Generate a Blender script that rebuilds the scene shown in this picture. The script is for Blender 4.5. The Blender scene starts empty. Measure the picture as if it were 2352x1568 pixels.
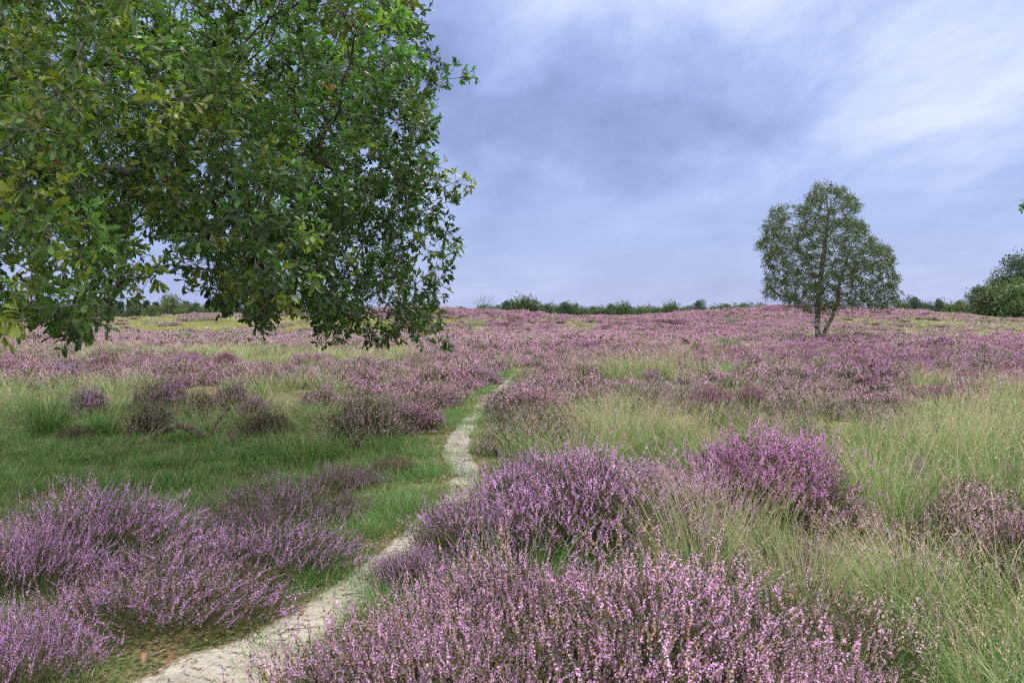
import bpy, math, random, time
import numpy as np
from mathutils import Vector, Matrix, kdtree, noise as mnoise
T0 = time.time()
R = math.radians
rnd = random.Random(7)
scene = bpy.context.scene
COL = scene.collection

# ------------------------------------------------------------------ camera
F_PX, CX, CY, CAMZ = 796.44, 512.0, 341.0, 1.6
PITCH = math.atan((341.0 - 317.0) / F_PX)
cs, sn = math.cos(PITCH), math.sin(PITCH)
K = 1024.0 / 2352.0            # the layout was measured on a 2352 px wide view of the photograph

cam_d = bpy.data.cameras.new('camera')
cam = bpy.data.objects.new('camera', cam_d)
COL.objects.link(cam)
cam.location = (0, 0, CAMZ)
cam.rotation_euler = (math.pi / 2 - PITCH, 0, 0)
cam_d.lens = 28
cam_d.sensor_width = 36
cam_d.clip_start = 0.05
cam_d.clip_end = 6000
cam_d.dof.use_dof = True
cam_d.dof.focus_distance = 7.5
cam_d.dof.aperture_fstop = 6.3
scene.camera = cam


def project(x, y, z):
    """world -> pixel in the 2352 px wide measuring view"""
    yc = y * sn + (z - CAMZ) * cs
    zc = y * cs - (z - CAMZ) * sn
    zc = np.where(np.abs(zc) < 1e-3, 1e-3, zc) if isinstance(zc, np.ndarray) else (zc if abs(zc) > 1e-3 else 1e-3)
    return (CX + F_PX * x / zc) / K, (CY - F_PX * yc / zc) / K, zc


def ray(px, py):
    a, b = (px * K - CX) / F_PX, (CY - py * K) / F_PX
    return Vector((a, cs + b * sn, -sn + b * cs))


# ------------------------------------------------------------------ terrain
BASE_D = np.array([0, 12, 15, 20, 30, 42, 60, 75, 88, 105, 140, 200, 4000.])
BASE_Z = np.array([0, 0, .04, .1, .24, .37, .50, .58, .56, .2, -.6, -1, -1])
HILLS = [(-6.5, 72, 1.50, 9.5, 10), (28.5, 78, 1.92, 12.5, 12), (-29, 74, 1.0, 12, 11), (-14, 46, .12, 8, 8)]


def smooth_interp(d):
    return (np.interp(d - 4, BASE_D, BASE_Z) + np.interp(d, BASE_D, BASE_Z) * 2 + np.interp(d + 4, BASE_D, BASE_Z)) / 4


def ground_z(x, y):
    x = np.asarray(x, float); y = np.asarray(y, float)
    z = smooth_interp(np.maximum(y, 0))
    for hx, hy, a, sx, sy in HILLS:
        z = z + a * np.exp(-((x - hx) / sx) ** 2 / 2 - ((y - hy) / sy) ** 2 / 2)
    w = np.clip((np.hypot(x, y) - 10) / 30, 0, 1)
    z = z + w * .07 * (np.sin(x * .55 + 1.3 * np.sin(y * .21)) * np.sin(y * .47 + x * .13) + .5 * np.sin(x * 1.1 + y * .8))
    z = z + .018 * np.sin(x * 1.7 + .6) * np.sin(y * 1.45 + 1.1)
    return z


def gz(x, y):
    return float(ground_z(x, y))


def on_ground(px, py):
    """the ground point that the pixel (px, py) of the measuring view looks at"""
    r = ray(px, py)
    t, last = 1.0, 1.0
    while t < 400:
        p = Vector((0, 0, CAMZ)) + r * t
        if p.z < gz(p.x, p.y):
            lo, hi = last, t
            for _ in range(24):
                m = (lo + hi) / 2
                p = Vector((0, 0, CAMZ)) + r * m
                if p.z < gz(p.x, p.y): hi = m
                else: lo = m
            return p
        last = t
        t *= 1.02
    return Vector((0, 0, CAMZ)) + r * 80


# ------------------------------------------------------------------ mesh helpers
class MB:
    def __init__(self):
        self.V, self.F, self.C, self.n = [], [], [], 0

    def add(self, v, f, c):
        v = np.asarray(v, np.float32).reshape(-1, 3)
        f = np.asarray(f, np.int64).reshape(-1, 4)
        c = np.asarray(c, np.float32)
        if c.ndim == 1: c = np.broadcast_to(c, (len(v), 3))
        self.V.append(v); self.F.append(f + self.n); self.C.append(c.reshape(-1, 3)); self.n += len(v)

    def quads(self, p, c):
        n = len(p)
        c = np.asarray(c, np.float32)
        if c.ndim == 1: c = np.broadcast_to(c, (n, 3))
        if c.ndim == 2: c = np.repeat(c[:, None, :], 4, 1)
        self.add(p, np.arange(n * 4).reshape(n, 4), c)

    def mesh(self, name, mat, smooth=False):
        v = np.concatenate(self.V); f = np.concatenate(self.F); c = np.concatenate(self.C)
        me = bpy.data.meshes.new(name)
        me.vertices.add(len(v)); me.vertices.foreach_set('co', v.ravel())
        me.loops.add(f.size); me.loops.foreach_set('vertex_index', f.ravel().astype(np.int32))
        me.polygons.add(len(f)); me.polygons.foreach_set('loop_start', np.arange(0, f.size, 4, dtype=np.int32))
        a = me.color_attributes.new('col', 'FLOAT_COLOR', 'POINT')
        c4 = np.ones((len(c), 4), np.float32); c4[:, :3] = np.clip(c, 0, 1)
        a.data.foreach_set('color', c4.ravel())
        if smooth: me.polygons.foreach_set('use_smooth', np.ones(len(f), bool))
        me.materials.append(mat)
        me.update(calc_edges=True)
        return me


def link(name, data, parent=None, loc=None):
    o = bpy.data.objects.new(name, data)
    COL.objects.link(o)
    if parent is not None: o.parent = parent
    if loc is not None: o.location = loc
    return o


def tag(o, label=None, cat=None, group=None, kind=None):
    if label: o['label'] = label
    if cat: o['category'] = cat
    if group: o['group'] = group
    if kind: o['kind'] = kind
    return o


def norm(a):
    return a / np.maximum(np.linalg.norm(a, axis=-1, keepdims=True), 1e-9)


def perp(d):
    ref = np.where(np.abs(d[:, 2:3]) > .9, np.array([[1., 0, 0]]), np.array([[0., 0, 1]]))
    a = norm(np.cross(d, ref))
    return a, np.cross(d, a)


def frustums(mb, p0, p1, r0, r1, k, col):
    d = norm(p1 - p0)
    a, b = perp(d)
    n = len(p0)
    th = np.arange(k) / k * 2 * np.pi
    ring = a[:, None, :] * np.cos(th)[None, :, None] + b[:, None, :] * np.sin(th)[None, :, None]
    v = np.concatenate([p0[:, None] + ring * r0[:, None, None], p1[:, None] + ring * r1[:, None, None]], 1)
    i = np.arange(k); j = (i + 1) % k
    f = np.stack([i, j, j + k, i + k], 1)
    F = (f[None] + (np.arange(n) * 2 * k)[:, None, None]).reshape(-1, 4)
    c = np.asarray(col, np.float32)
    c = np.broadcast_to(c, (n, 3)) if c.ndim == 1 else c
    mb.add(v.reshape(-1, 3), F, np.repeat(c, 2 * k, 0))


def polyline_tube(mb, pts, rads, k, col):
    """one continuous tube along a bent line, its end closed by a small tip"""
    pts = np.asarray(pts, float); rads = np.asarray(rads, float)
    n = len(pts)
    d = norm(np.gradient(pts, axis=0))
    a, b = perp(d)
    for i in range(1, n):
        w = a[i - 1] - d[i] * np.dot(a[i - 1], d[i])
        a[i] = w / max(np.linalg.norm(w), 1e-9); b[i] = np.cross(d[i], a[i])
    th = np.arange(k) / k * 2 * np.pi
    ring = a[:, None] * np.cos(th)[None, :, None] + b[:, None] * np.sin(th)[None, :, None]
    v = pts[:, None] + ring * rads[:, None, None]
    F = []
    for i in range(n - 1):
        for j in range(k):
            F.append((i * k + j, i * k + (j + 1) % k, (i + 1) * k + (j + 1) % k, (i + 1) * k + j))
    mb.add(v.reshape(-1, 3), F, col)


def blades(mb, rg, base, az, th0, th1, L, w, c0, c1, seg=4, tipw=.08, face=None):
    """bent grass blades: th0 / th1 = lean from the vertical at foot and tip, colours c0 foot -> c1 tip"""
    n = len(base)
    s = np.linspace(0, 1, seg + 1)
    hz = np.stack([np.cos(az), np.sin(az), np.zeros(n)], 1)
    pts = [base]
    for i in range(seg):
        sm = (s[i] + s[i + 1]) / 2
        th = th0 + (th1 - th0) * sm ** 1.3
        pts.append(pts[-1] + (hz * np.sin(th)[:, None] + np.array([0, 0, 1.]) * np.cos(th)[:, None]) * (L / seg)[:, None])
    tw = az + rg.uniform(0, np.pi, n)
    side = np.stack([np.cos(tw), np.sin(tw), np.zeros(n)], 1)
    V, C = [], []
    for i in range(seg + 1):
        ww = w * (1 - (1 - tipw) * s[i] ** 1.6) / 2
        V += [pts[i] - side * ww[:, None], pts[i] + side * ww[:, None]]
        cc = c0 + (c1 - c0) * s[i]
        C += [cc, cc]
    V = np.stack(V, 1); C = np.stack(C, 1)
    f = np.array([[2 * i, 2 * i + 1, 2 * i + 3, 2 * i + 2] for i in range(seg)])
    F = (f[None] + (np.arange(n) * 2 * (seg + 1))[:, None, None]).reshape(-1, 4)
    mb.add(V.reshape(-1, 3), F, C.reshape(-1, 3))
    return pts[-1], pts[-2]


# ------------------------------------------------------------------ materials
def new_mat(name):
    m = bpy.data.materials.new(name)
    m.use_nodes = True
    nt = m.node_tree
    nt.nodes.clear()
    return m, nt, nt.nodes, nt.links


def plant_mat(name, rough=.6, spec=.25, trans=.35, tcol=(1.0, 1.0, 1.0), var=.18, hue=.02):
    m, nt, N, L = new_mat(name)
    out = N.new('ShaderNodeOutputMaterial')
    at = N.new('ShaderNodeAttribute'); at.attribute_name = 'col'
    oi = N.new('ShaderNodeObjectInfo')
    hs = N.new('ShaderNodeHueSaturation')
    mr = N.new('ShaderNodeMapRange'); mr.inputs['To Min'].default_value = 1 - var; mr.inputs['To Max'].default_value = 1 + var
    mh = N.new('ShaderNodeMapRange'); mh.inputs['To Min'].default_value = .5 - hue; mh.inputs['To Max'].default_value = .5 + hue
    wn = N.new('ShaderNodeTexWhiteNoise'); wn.noise_dimensions = '1D'
    L.new(oi.outputs['Random'], mr.inputs['Value'])
    L.new(oi.outputs['Random'], wn.inputs['W'])
    L.new(wn.outputs['Value'], mh.inputs['Value'])
    L.new(at.outputs['Color'], hs.inputs['Color'])
    L.new(mr.outputs['Result'], hs.inputs['Value'])
    L.new(mh.outputs['Result'], hs.inputs['Hue'])
    p = N.new('ShaderNodeBsdfPrincipled')
    p.inputs['Roughness'].default_value = rough
    p.inputs['Specular IOR Level'].default_value = spec
    L.new(hs.outputs['Color'], p.inputs['Base Color'])
    t = N.new('ShaderNodeBsdfTranslucent')
    mx = N.new('ShaderNodeMix'); mx.data_type = 'RGBA'; mx.blend_type = 'MULTIPLY'
    mx.inputs['Factor'].default_value = 1
    mx.inputs['B'].default_value = (*tcol, 1)
    L.new(hs.outputs['Color'], mx.inputs['A'])
    L.new(mx.outputs['Result'], t.inputs['Color'])
    ms = N.new('ShaderNodeMixShader'); ms.inputs['Fac'].default_value = trans
    L.new(p.outputs[0], ms.inputs[1]); L.new(t.outputs[0], ms.inputs[2])
    L.new(ms.outputs[0], out.inputs['Surface'])
    return m


def bark_mat(name, dark, light, scale, zstretch, thresh=.5, rough=.9, bump=.4):
    m, nt, N, L = new_mat(name)
    out = N.new('ShaderNodeOutputMaterial')
    tc = N.new('ShaderNodeTexCoord')
    mp = N.new('ShaderNodeMapping'); mp.inputs['Scale'].default_value = (1, 1, zstretch)
    nz = N.new('ShaderNodeTexNoise'); nz.inputs['Scale'].default_value = scale; nz.inputs['Detail'].default_value = 6
    cr = N.new('ShaderNodeValToRGB')
    cr.color_ramp.elements[0].position = thresh - .12; cr.color_ramp.elements[0].color = (*dark, 1)
    cr.color_ramp.elements[1].position = thresh + .12; cr.color_ramp.elements[1].color = (*light, 1)
    p = N.new('ShaderNodeBsdfPrincipled'); p.inputs['Roughness'].default_value = rough; p.inputs['Specular IOR Level'].default_value = .2
    bp = N.new('ShaderNodeBump'); bp.inputs['Strength'].default_value = bump; bp.inputs['Distance'].default_value = .02
    L.new(tc.outputs['Object'], mp.inputs['Vector']); L.new(mp.outputs[0], nz.inputs['Vector'])
    L.new(nz.outputs['Fac'], cr.inputs['Fac']); L.new(cr.outputs[0], p.inputs['Base Color'])
    L.new(nz.outputs['Fac'], bp.inputs['Height']); L.new(bp.outputs[0], p.inputs['Normal'])
    L.new(p.outputs[0], out.inputs['Surface'])
    return m


M_FLOWER = plant_mat('heather_flower', .7, .15, .35, (1.0, .95, 1.0), .14, .012)
M_SPRIG = plant_mat('heather_sprig', .7, .15, .2, (1, 1, .8), .2, .015)
M_GRASS = plant_mat('grass_blade', .5, .3, .2, (1.0, 1.0, .8), .16, .012)
M_OAK = plant_mat('oak_leaf', .5, .35, .36, (1.45, 1.6, .42), .0, .0)
M_BIRCH = plant_mat('birch_leaf', .5, .3, .3, (1.1, 1.1, .5), .0, .0)
M_FAR = plant_mat('tree_leaf', .6, .2, .2, (1, 1, .7), .2, .012)
M_DRY = plant_mat('dry_leaf', .7, .2, .2, (1, .9, .7), .2, .015)
M_OAKBARK = bark_mat('oak_bark', (.035, .032, .026), (.12, .125, .10), 9, .35)
M_BIRCHBARK = bark_mat('birch_bark', (.03, .028, .025), (.21, .205, .195), 5, 1.4, .54)
M_BARK = bark_mat('grey_bark', (.05, .045, .04), (.15, .14, .12), 6, .4)
M_DEAD = bark_mat('dead_wood', (.05, .042, .035), (.15, .13, .11), 22, .5)
M_PLAIN = plant_mat('woody_twig', .85, .15, .0, (1, 1, 1), .1, .0)


def ground_material():
    m, nt, N, L = new_mat('heath_soil')
    out = N.new('ShaderNodeOutputMaterial')
    tc = N.new('ShaderNodeTexCoord')
    n1 = N.new('ShaderNodeTexNoise'); n1.inputs['Scale'].default_value = .45; n1.inputs['Detail'].default_value = 5
    n2 = N.new('ShaderNodeTexNoise'); n2.inputs['Scale'].default_value = 38; n2.inputs['Detail'].default_value = 6
    n3 = N.new('ShaderNodeTexNoise'); n3.inputs['Scale'].default_value = 4.5; n3.inputs['Detail'].default_value = 6
    for n in (n1, n2, n3): L.new(tc.outputs['Object'], n.inputs['Vector'])
    c1 = N.new('ShaderNodeValToRGB')
    c1.color_ramp.elements[0].position = .35; c1.color_ramp.elements[0].color = (.085, .085, .045, 1)
    c1.color_ramp.elements[1].position = .65; c1.color_ramp.elements[1].color = (.16, .125, .08, 1)
    c2 = N.new('ShaderNodeValToRGB')
    c2.color_ramp.elements[0].position = .38; c2.color_ramp.elements[0].color = (.25, .25, .25, 1)
    c2.color_ramp.elements[1].position = .66; c2.color_ramp.elements[1].color = (1.5, 1.4, 1.2, 1)
    L.new(n1.outputs['Fac'], c1.inputs['Fac']); L.new(n2.outputs['Fac'], c2.inputs['Fac'])
    # green moss in clumps
    c3 = N.new('ShaderNodeValToRGB')
    c3.color_ramp.elements[0].position = .48; c3.color_ramp.elements[0].color = (0, 0, 0, 1)
    c3.color_ramp.elements[1].position = .6; c3.color_ramp.elements[1].color = (1, 1, 1, 1)
    L.new(n3.outputs['Fac'], c3.inputs['Fac'])
    mg = N.new('ShaderNodeMix'); mg.data_type = 'RGBA'
    mg.inputs['B'].default_value = (.055, .07, .028, 1)
    L.new(c3.outputs[0], mg.inputs['Factor']); L.new(c1.outputs[0], mg.inputs['A'])
    mx = N.new('ShaderNodeMix'); mx.data_type = 'RGBA'; mx.blend_type = 'MULTIPLY'; mx.inputs['Factor'].default_value = 1
    L.new(mg.outputs['Result'], mx.inputs['A']); L.new(c2.outputs[0], mx.inputs['B'])
    p = N.new('ShaderNodeBsdfPrincipled'); p.inputs['Roughness'].default_value = .95; p.inputs['Specular IOR Level'].default_value = .1
    bp = N.new('ShaderNodeBump'); bp.inputs['Strength'].default_value = .6; bp.inputs['Distance'].default_value = .03
    L.new(mx.outputs['Result'], p.inputs['Base Color']); L.new(n2.outputs['Fac'], bp.inputs['Height']); L.new(bp.outputs[0], p.inputs['Normal'])
    L.new(p.outputs[0], out.inputs['Surface'])
    return m


def sand_material():
    m, nt, N, L = new_mat('pale_sand')
    out = N.new('ShaderNodeOutputMaterial')
    tc = N.new('ShaderNodeTexCoord')
    at = N.new('ShaderNodeAttribute'); at.attribute_name = 'col'
    n1 = N.new('ShaderNodeTexNoise'); n1.inputs['Scale'].default_value = 3.2; n1.inputs['Detail'].default_value = 6
    n2 = N.new('ShaderNodeTexNoise'); n2.inputs['Scale'].default_value = 70; n2.inputs['Detail'].default_value = 4
    n3 = N.new('ShaderNodeTexNoise'); n3.inputs['Scale'].default_value = 24; n3.inputs['Detail'].default_value = 8; n3.inputs['Roughness'].default_value = .7
    for n in (n1, n2, n3): L.new(tc.outputs['Object'], n.inputs['Vector'])
    c1 = N.new('ShaderNodeValToRGB')
    c1.color_ramp.elements[0].position = .3; c1.color_ramp.elements[0].color = (.18, .163, .145, 1)
    c1.color_ramp.elements[1].position = .6; c1.color_ramp.elements[1].color = (.29, .27, .247, 1)
    L.new(n1.outputs['Fac'], c1.inputs['Fac'])
    c2 = N.new('ShaderNodeValToRGB')
    c2.color_ramp.elements[0].position = .3; c2.color_ramp.elements[0].color = (.7, .68, .65, 1)
    c2.color_ramp.elements[1].position = .6; c2.color_ramp.elements[1].color = (1.05, 1.05, 1.05, 1)
    L.new(n2.outputs['Fac'], c2.inputs['Fac'])
    # dark crumbs of humus; more of them towards the edges of the path (attribute red)
    ad = N.new('ShaderNodeMath'); ad.operation = 'MULTIPLY_ADD'; ad.inputs[1].default_value = .22
    sep = N.new('ShaderNodeSeparateColor'); L.new(at.outputs['Color'], sep.inputs[0])
    L.new(sep.outputs[0], ad.inputs[0]); L.new(n3.outputs['Fac'], ad.inputs[2])
    c3 = N.new('ShaderNodeValToRGB')
    c3.color_ramp.elements[0].position = .60; c3.color_ramp.elements[0].color = (0, 0, 0, 1)
    c3.color_ramp.elements[1].position = .70; c3.color_ramp.elements[1].color = (1, 1, 1, 1)
    L.new(ad.outputs[0], c3.inputs['Fac'])
    m1 = N.new('ShaderNodeMix'); m1.data_type = 'RGBA'; m1.blend_type = 'MULTIPLY'; m1.inputs['Factor'].default_value = 1
    L.new(c1.outputs[0], m1.inputs['A']); L.new(c2.outputs[0], m1.inputs['B'])
    m2 = N.new('ShaderNodeMix'); m2.data_type = 'RGBA'; m2.inputs['B'].default_value = (.13, .105, .075, 1)
    L.new(c3.outputs[0], m2.inputs['Factor']); L.new(m1.outputs['Result'], m2.inputs['A'])
    p = N.new('ShaderNodeBsdfPrincipled'); p.inputs['Roughness'].default_value = .95; p.inputs['Specular IOR Level'].default_value = .15
    bp = N.new('ShaderNodeBump'); bp.inputs['Strength'].default_value = .7; bp.inputs['Distance'].default_value = .02
    sm = N.new('ShaderNodeMath'); sm.operation = 'ADD'
    L.new(n1.outputs['Fac'], sm.inputs[0]); L.new(n3.outputs['Fac'], sm.inputs[1])
    L.new(sm.outputs[0], bp.inputs['Height']); L.new(bp.outputs[0], p.inputs['Normal'])
    L.new(m2.outputs['Result'], p.inputs['Base Color']); L.new(p.outputs[0], out.inputs['Surface'])
    return m


# ------------------------------------------------------------------ sky and sun
SUN_AZ, SUN_EL = R(30), R(52)            # azimuth to the right of the view direction
SUN_DIR = Vector((math.sin(SUN_AZ) * math.cos(SUN_EL), math.cos(SUN_AZ) * math.cos(SUN_EL), math.sin(SUN_EL)))
SKY_GAIN = 0.40


def build_sky():
    w = bpy.data.worlds.new('World'); scene.world = w; w.use_nodes = True
    nt = w.node_tree; N = nt.nodes; L = nt.links; N.clear()

    def math_node(op, a=None, b=None, c=None, clamp=False):
        n = N.new('ShaderNodeMath'); n.operation = op; n.use_clamp = clamp
        for i, v in enumerate((a, b, c)):
            if v is None: continue
            if isinstance(v, (int, float)): n.inputs[i].default_value = v
            else: L.new(v, n.inputs[i])
        return n.outputs[0]

    def ramp(v, stops, interp='LINEAR'):
        n = N.new('ShaderNodeValToRGB'); n.color_ramp.interpolation = interp
        e = n.color_ramp.elements
        while len(e) < len(stops): e.new(.5)
        for el, (p, c) in zip(e, stops):
            el.position = p; el.color = (*c, 1) if len(c) == 3 else c
        L.new(v, n.inputs['Fac']); return n.outputs[0]

    def mix(f, a, b, mode='MIX'):
        n = N.new('ShaderNodeMix'); n.data_type = 'RGBA'; n.blend_type = mode
        for k_, v in (('Factor', f), ('A', a), ('B', b)):
            if isinstance(v, (int, float)): n.inputs[k_].default_value = v
            elif isinstance(v, tuple): n.inputs[k_].default_value = (*v, 1)
            else: L.new(v, n.inputs[k_])
        return n.outputs['Result']

    out = N.new('ShaderNodeOutputWorld')
    bg = N.new('ShaderNodeBackground'); bg.inputs['Strength'].default_value = .1
    tc = N.new('ShaderNodeTexCoord')
    D = tc.outputs['Generated']
    sx = N.new('ShaderNodeSeparateXYZ'); L.new(D, sx.inputs[0])
    X, Y, Z = sx.outputs
    # the cloud deck: the view direction meets a flat layer overhead
    den = math_node('ADD', math_node('MAXIMUM', Z, 0.0), .16)
    cx = math_node('DIVIDE', X, den); cy = math_node('DIVIDE', Y, den)
    cb = N.new('ShaderNodeCombineXYZ'); L.new(cx, cb.inputs[0]); L.new(cy, cb.inputs[1])

    def cloud_noise(scale, rot, stretch, detail, rough, dist, off):
        mp = N.new('ShaderNodeMapping')
        mp.inputs['Rotation'].default_value = (0, 0, rot)
        mp.inputs['Scale'].default_value = (stretch[0], stretch[1], 1)
        mp.inputs['Location'].default_value = off
        L.new(cb.outputs[0], mp.inputs['Vector'])
        nz = N.new('ShaderNodeTexNoise'); nz.inputs['Scale'].default_value = scale
        nz.inputs['Detail'].default_value = detail; nz.inputs['Roughness'].default_value = rough
        nz.inputs['Distortion'].default_value = dist
        L.new(mp.outputs[0], nz.inputs['Vector'])
        return nz.outputs['Fac']

    big = cloud_noise(.75, R(24), (1.0, .55), 3, .5, .3, (3.1, 1.7, 0))
    mid = cloud_noise(1.9, R(28), (1.0, .5), 6, .52, .35, (7.3, 2.2, 0))
    fine = cloud_noise(6.5, R(20), (1.0, .6), 6, .6, .3, (1.3, 5.1, 0))
    c = math_node('ADD', math_node('MULTIPLY', big, .40), math_node('MULTIPLY', mid, .52))
    c = math_node('ADD', c, math_node('MULTIPLY_ADD', fine, .16, -.04))

    def glow(px, py, width):
        v = ray(px, py).normalized()
        dp = N.new('ShaderNodeVectorMath'); dp.operation = 'DOT_PRODUCT'
        L.new(D, dp.inputs[0]); dp.inputs[1].default_value = v
        a = math_node('SUBTRACT', 1.0, dp.outputs['Value'])
        return math_node('POWER', 2.718, math_node('MULTIPLY', a, -1.0 / (1 - math.cos(R(width)))))

    # thinner cloud where the sun stands behind it (up and to the right) and overhead
    lift = math_node('MULTIPLY', glow(2420, 130, 14), .09)
    lift = math_node('ADD', lift, math_node('MULTIPLY', glow(1650, -80, 14), .11))
    lift = math_node('ADD', lift, math_node('MULTIPLY', glow(1150, 60, 9), .05))
    lift = math_node('SUBTRACT', lift, math_node('MULTIPLY', glow(1420, 230, 9), .09))
    lift = math_node('SUBTRACT', lift, math_node('MULTIPLY', glow(1080, 300, 9), .05))
    c = math_node('ADD', c, lift)
    # less contrast low down, where the deck is seen edge on
    hz = N.new('ShaderNodeMapRange'); hz.inputs['From Min'].default_value = .05; hz.inputs['From Max'].default_value = .3
    hz.interpolation_type = 'SMOOTHSTEP'
    L.new(Z, hz.inputs['Value'])
    c = math_node('ADD', math_node('MULTIPLY', math_node('SUBTRACT', c, .5), math_node('MULTIPLY_ADD', hz.outputs[0], 1.15, .38)), .485)
    # a pale band at the horizon
    pale = N.new('ShaderNodeMapRange'); pale.inputs['From Min'].default_value = .0; pale.inputs['From Max'].default_value = .16
    pale.inputs['To Min'].default_value = .05; pale.inputs['To Max'].default_value = 0
    L.new(Z, pale.inputs['Value'])
    c = math_node('ADD', c, pale.outputs[0])
    G = SKY_GAIN
    cols = ramp(c, [(.28, (.18 * G, .235 * G, .45 * G)), (.42, (.265 * G, .335 * G, .635 * G)), (.53, (.365 * G, .445 * G, .78 * G)),
                    (.65, (.55 * G, .63 * G, .90 * G)), (.82, (.80 * G, .86 * G, .98 * G))])
    # above the frame the unseen sky is whitened and brightened to light the ground
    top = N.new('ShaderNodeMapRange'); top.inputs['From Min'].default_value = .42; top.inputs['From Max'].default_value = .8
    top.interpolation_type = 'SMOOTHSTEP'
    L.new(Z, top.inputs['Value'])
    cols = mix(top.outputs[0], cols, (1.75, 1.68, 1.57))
    # the unseen half behind the photographer is brightened as added fill light
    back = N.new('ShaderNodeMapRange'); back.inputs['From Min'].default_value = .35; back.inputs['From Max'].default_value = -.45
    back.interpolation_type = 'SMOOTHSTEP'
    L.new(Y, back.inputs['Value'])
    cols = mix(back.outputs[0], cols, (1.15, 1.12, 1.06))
    nish = N.new('ShaderNodeTexSky'); nish.sky_type = 'NISHITA'; nish.sun_disc = False
    nish.sun_elevation = SUN_EL; nish.sun_rotation = SUN_AZ
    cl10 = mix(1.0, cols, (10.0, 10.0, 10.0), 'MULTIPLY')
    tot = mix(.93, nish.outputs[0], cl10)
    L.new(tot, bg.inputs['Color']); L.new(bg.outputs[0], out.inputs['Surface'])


build_sky()
sd = bpy.data.lights.new('sun', 'SUN'); so = link('sun', sd)
sd.energy = 1.5; sd.angle = R(12); sd.color = (1.0, .955, .88)
so.rotation_euler = (-SUN_DIR).to_track_quat('-Z', 'Y').to_euler()
so.location = SUN_DIR * 60

# ------------------------------------------------------------------ ground and path
def build_ground():
    n = 480
    t = np.linspace(-6.6, 6.6, n)
    xs = 5.5 * np.sinh(t); ys = 8 + 5.5 * np.sinh(t)
    X, Y = np.meshgrid(xs, ys, indexing='xy')
    Z = ground_z(X, Y)
    v = np.stack([X, Y, Z], -1).reshape(-1, 3)
    i = np.arange(n - 1)
    a = (i[:, None] * n + i[None, :]).ravel()
    f = np.stack([a, a + 1, a + n + 1, a + n], 1)
    mb = MB(); mb.add(v, f, np.array([.1, .1, .1]))
    o = link('ground', mb.mesh('ground', ground_material(), True))
    tag(o, kind='structure')


build_ground()
EDGES = [((150, 1640), (520, 1640)), ((330, 1568), (600, 1568)), ((560, 1470), (740, 1470)), ((700, 1390), (840, 1390)), ((800, 1325), (900, 1330)), ((880, 1260), (965, 1262)), ((955, 1200), (1020, 1205)),
         ((1020, 1150), (1075, 1150)), ((1042, 1105), (1106, 1105)), ((1028, 1065), (1092, 1065)), ((1014, 1035), (1075, 1035)), ((1035, 1000), (1080, 1000)),
         ((1060, 965), (1098, 965)), ((1090, 935), (1118, 935)), ((1124, 908), (1144, 908)), ((1150, 888), (1166, 888)), ((1168, 870), (1184, 870)), ((1176, 856), (1190, 856))]
PATH_C, PATH_W = [], []
for a_, b_ in EDGES:
    a3, b3 = on_ground(*a_), on_ground(*b_)
    PATH_C.append(((a3.x + b3.x) / 2, (a3.y + b3.y) / 2)); PATH_W.append(max((b3 - a3).length / 2, .12))
PATH_C = [(PATH_C[0][0] - .9, PATH_C[0][1] - 2.6)] + PATH_C; PATH_W = [PATH_W[0]] + PATH_W
PC = np.array(PATH_C); PW = np.array(PATH_W)
# resample smoothly
sl = np.concatenate([[0], np.cumsum(np.linalg.norm(np.diff(PC, axis=0), axis=1))])
ss = np.arange(0, sl[-1], .07)
kern = np.ones(9) / 9
def rs(v):
    w = np.interp(ss, sl, v); wp = np.pad(w, 4, mode='edge'); return np.convolve(wp, kern, 'valid')
PX_, PY_, PWD = rs(PC[:, 0]), rs(PC[:, 1]), rs(PW)


def path_dist(x, y):
    """distance outside the edge of the path (negative: on it), and the side (-1 left, 1 right)"""
    d = np.hypot(PX_ - x, PY_ - y); i = int(np.argmin(d))
    return d[i] - PWD[i], (1 if x > PX_[i] else -1)


def build_path():
    tx, ty = np.gradient(PX_), np.gradient(PY_)
    ln = np.hypot(tx, ty); nx, ny = ty / ln, -tx / ln
    m = 11
    V, C = [], []
    rg = np.random.default_rng(5)
    for i in range(len(PX_)):
        wl = PWD[i] * (1.05 + .10 * math.sin(i * .31) + .08 * math.sin(i * .83 + 1)) + rg.uniform(-.008, .008)
        wr = PWD[i] * (1.05 + .10 * math.sin(i * .27 + 2) + .08 * math.sin(i * .71)) + rg.uniform(-.008, .008)
        for j in range(m):
            s = j / (m - 1) * 2 - 1
            o = s * (wr if s > 0 else wl)
            x, y = PX_[i] + nx[i] * o, PY_[i] + ny[i] * o
            V.append((x, y, gz(x, y) + .006 + .004 * (1 - s * s)))
            e = abs(s) ** 3
            C.append((e, e, e))
    n = len(PX_)
    F = [(i * m + j, i * m + j + 1, (i + 1) * m + j + 1, (i + 1) * m + j) for i in range(n - 1) for j in range(m - 1)]
    mb = MB(); mb.add(V, F, np.array(C))
    o = link('path', mb.mesh('path', sand_material(), True)); tag(o, kind='structure')


build_path()

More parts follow.
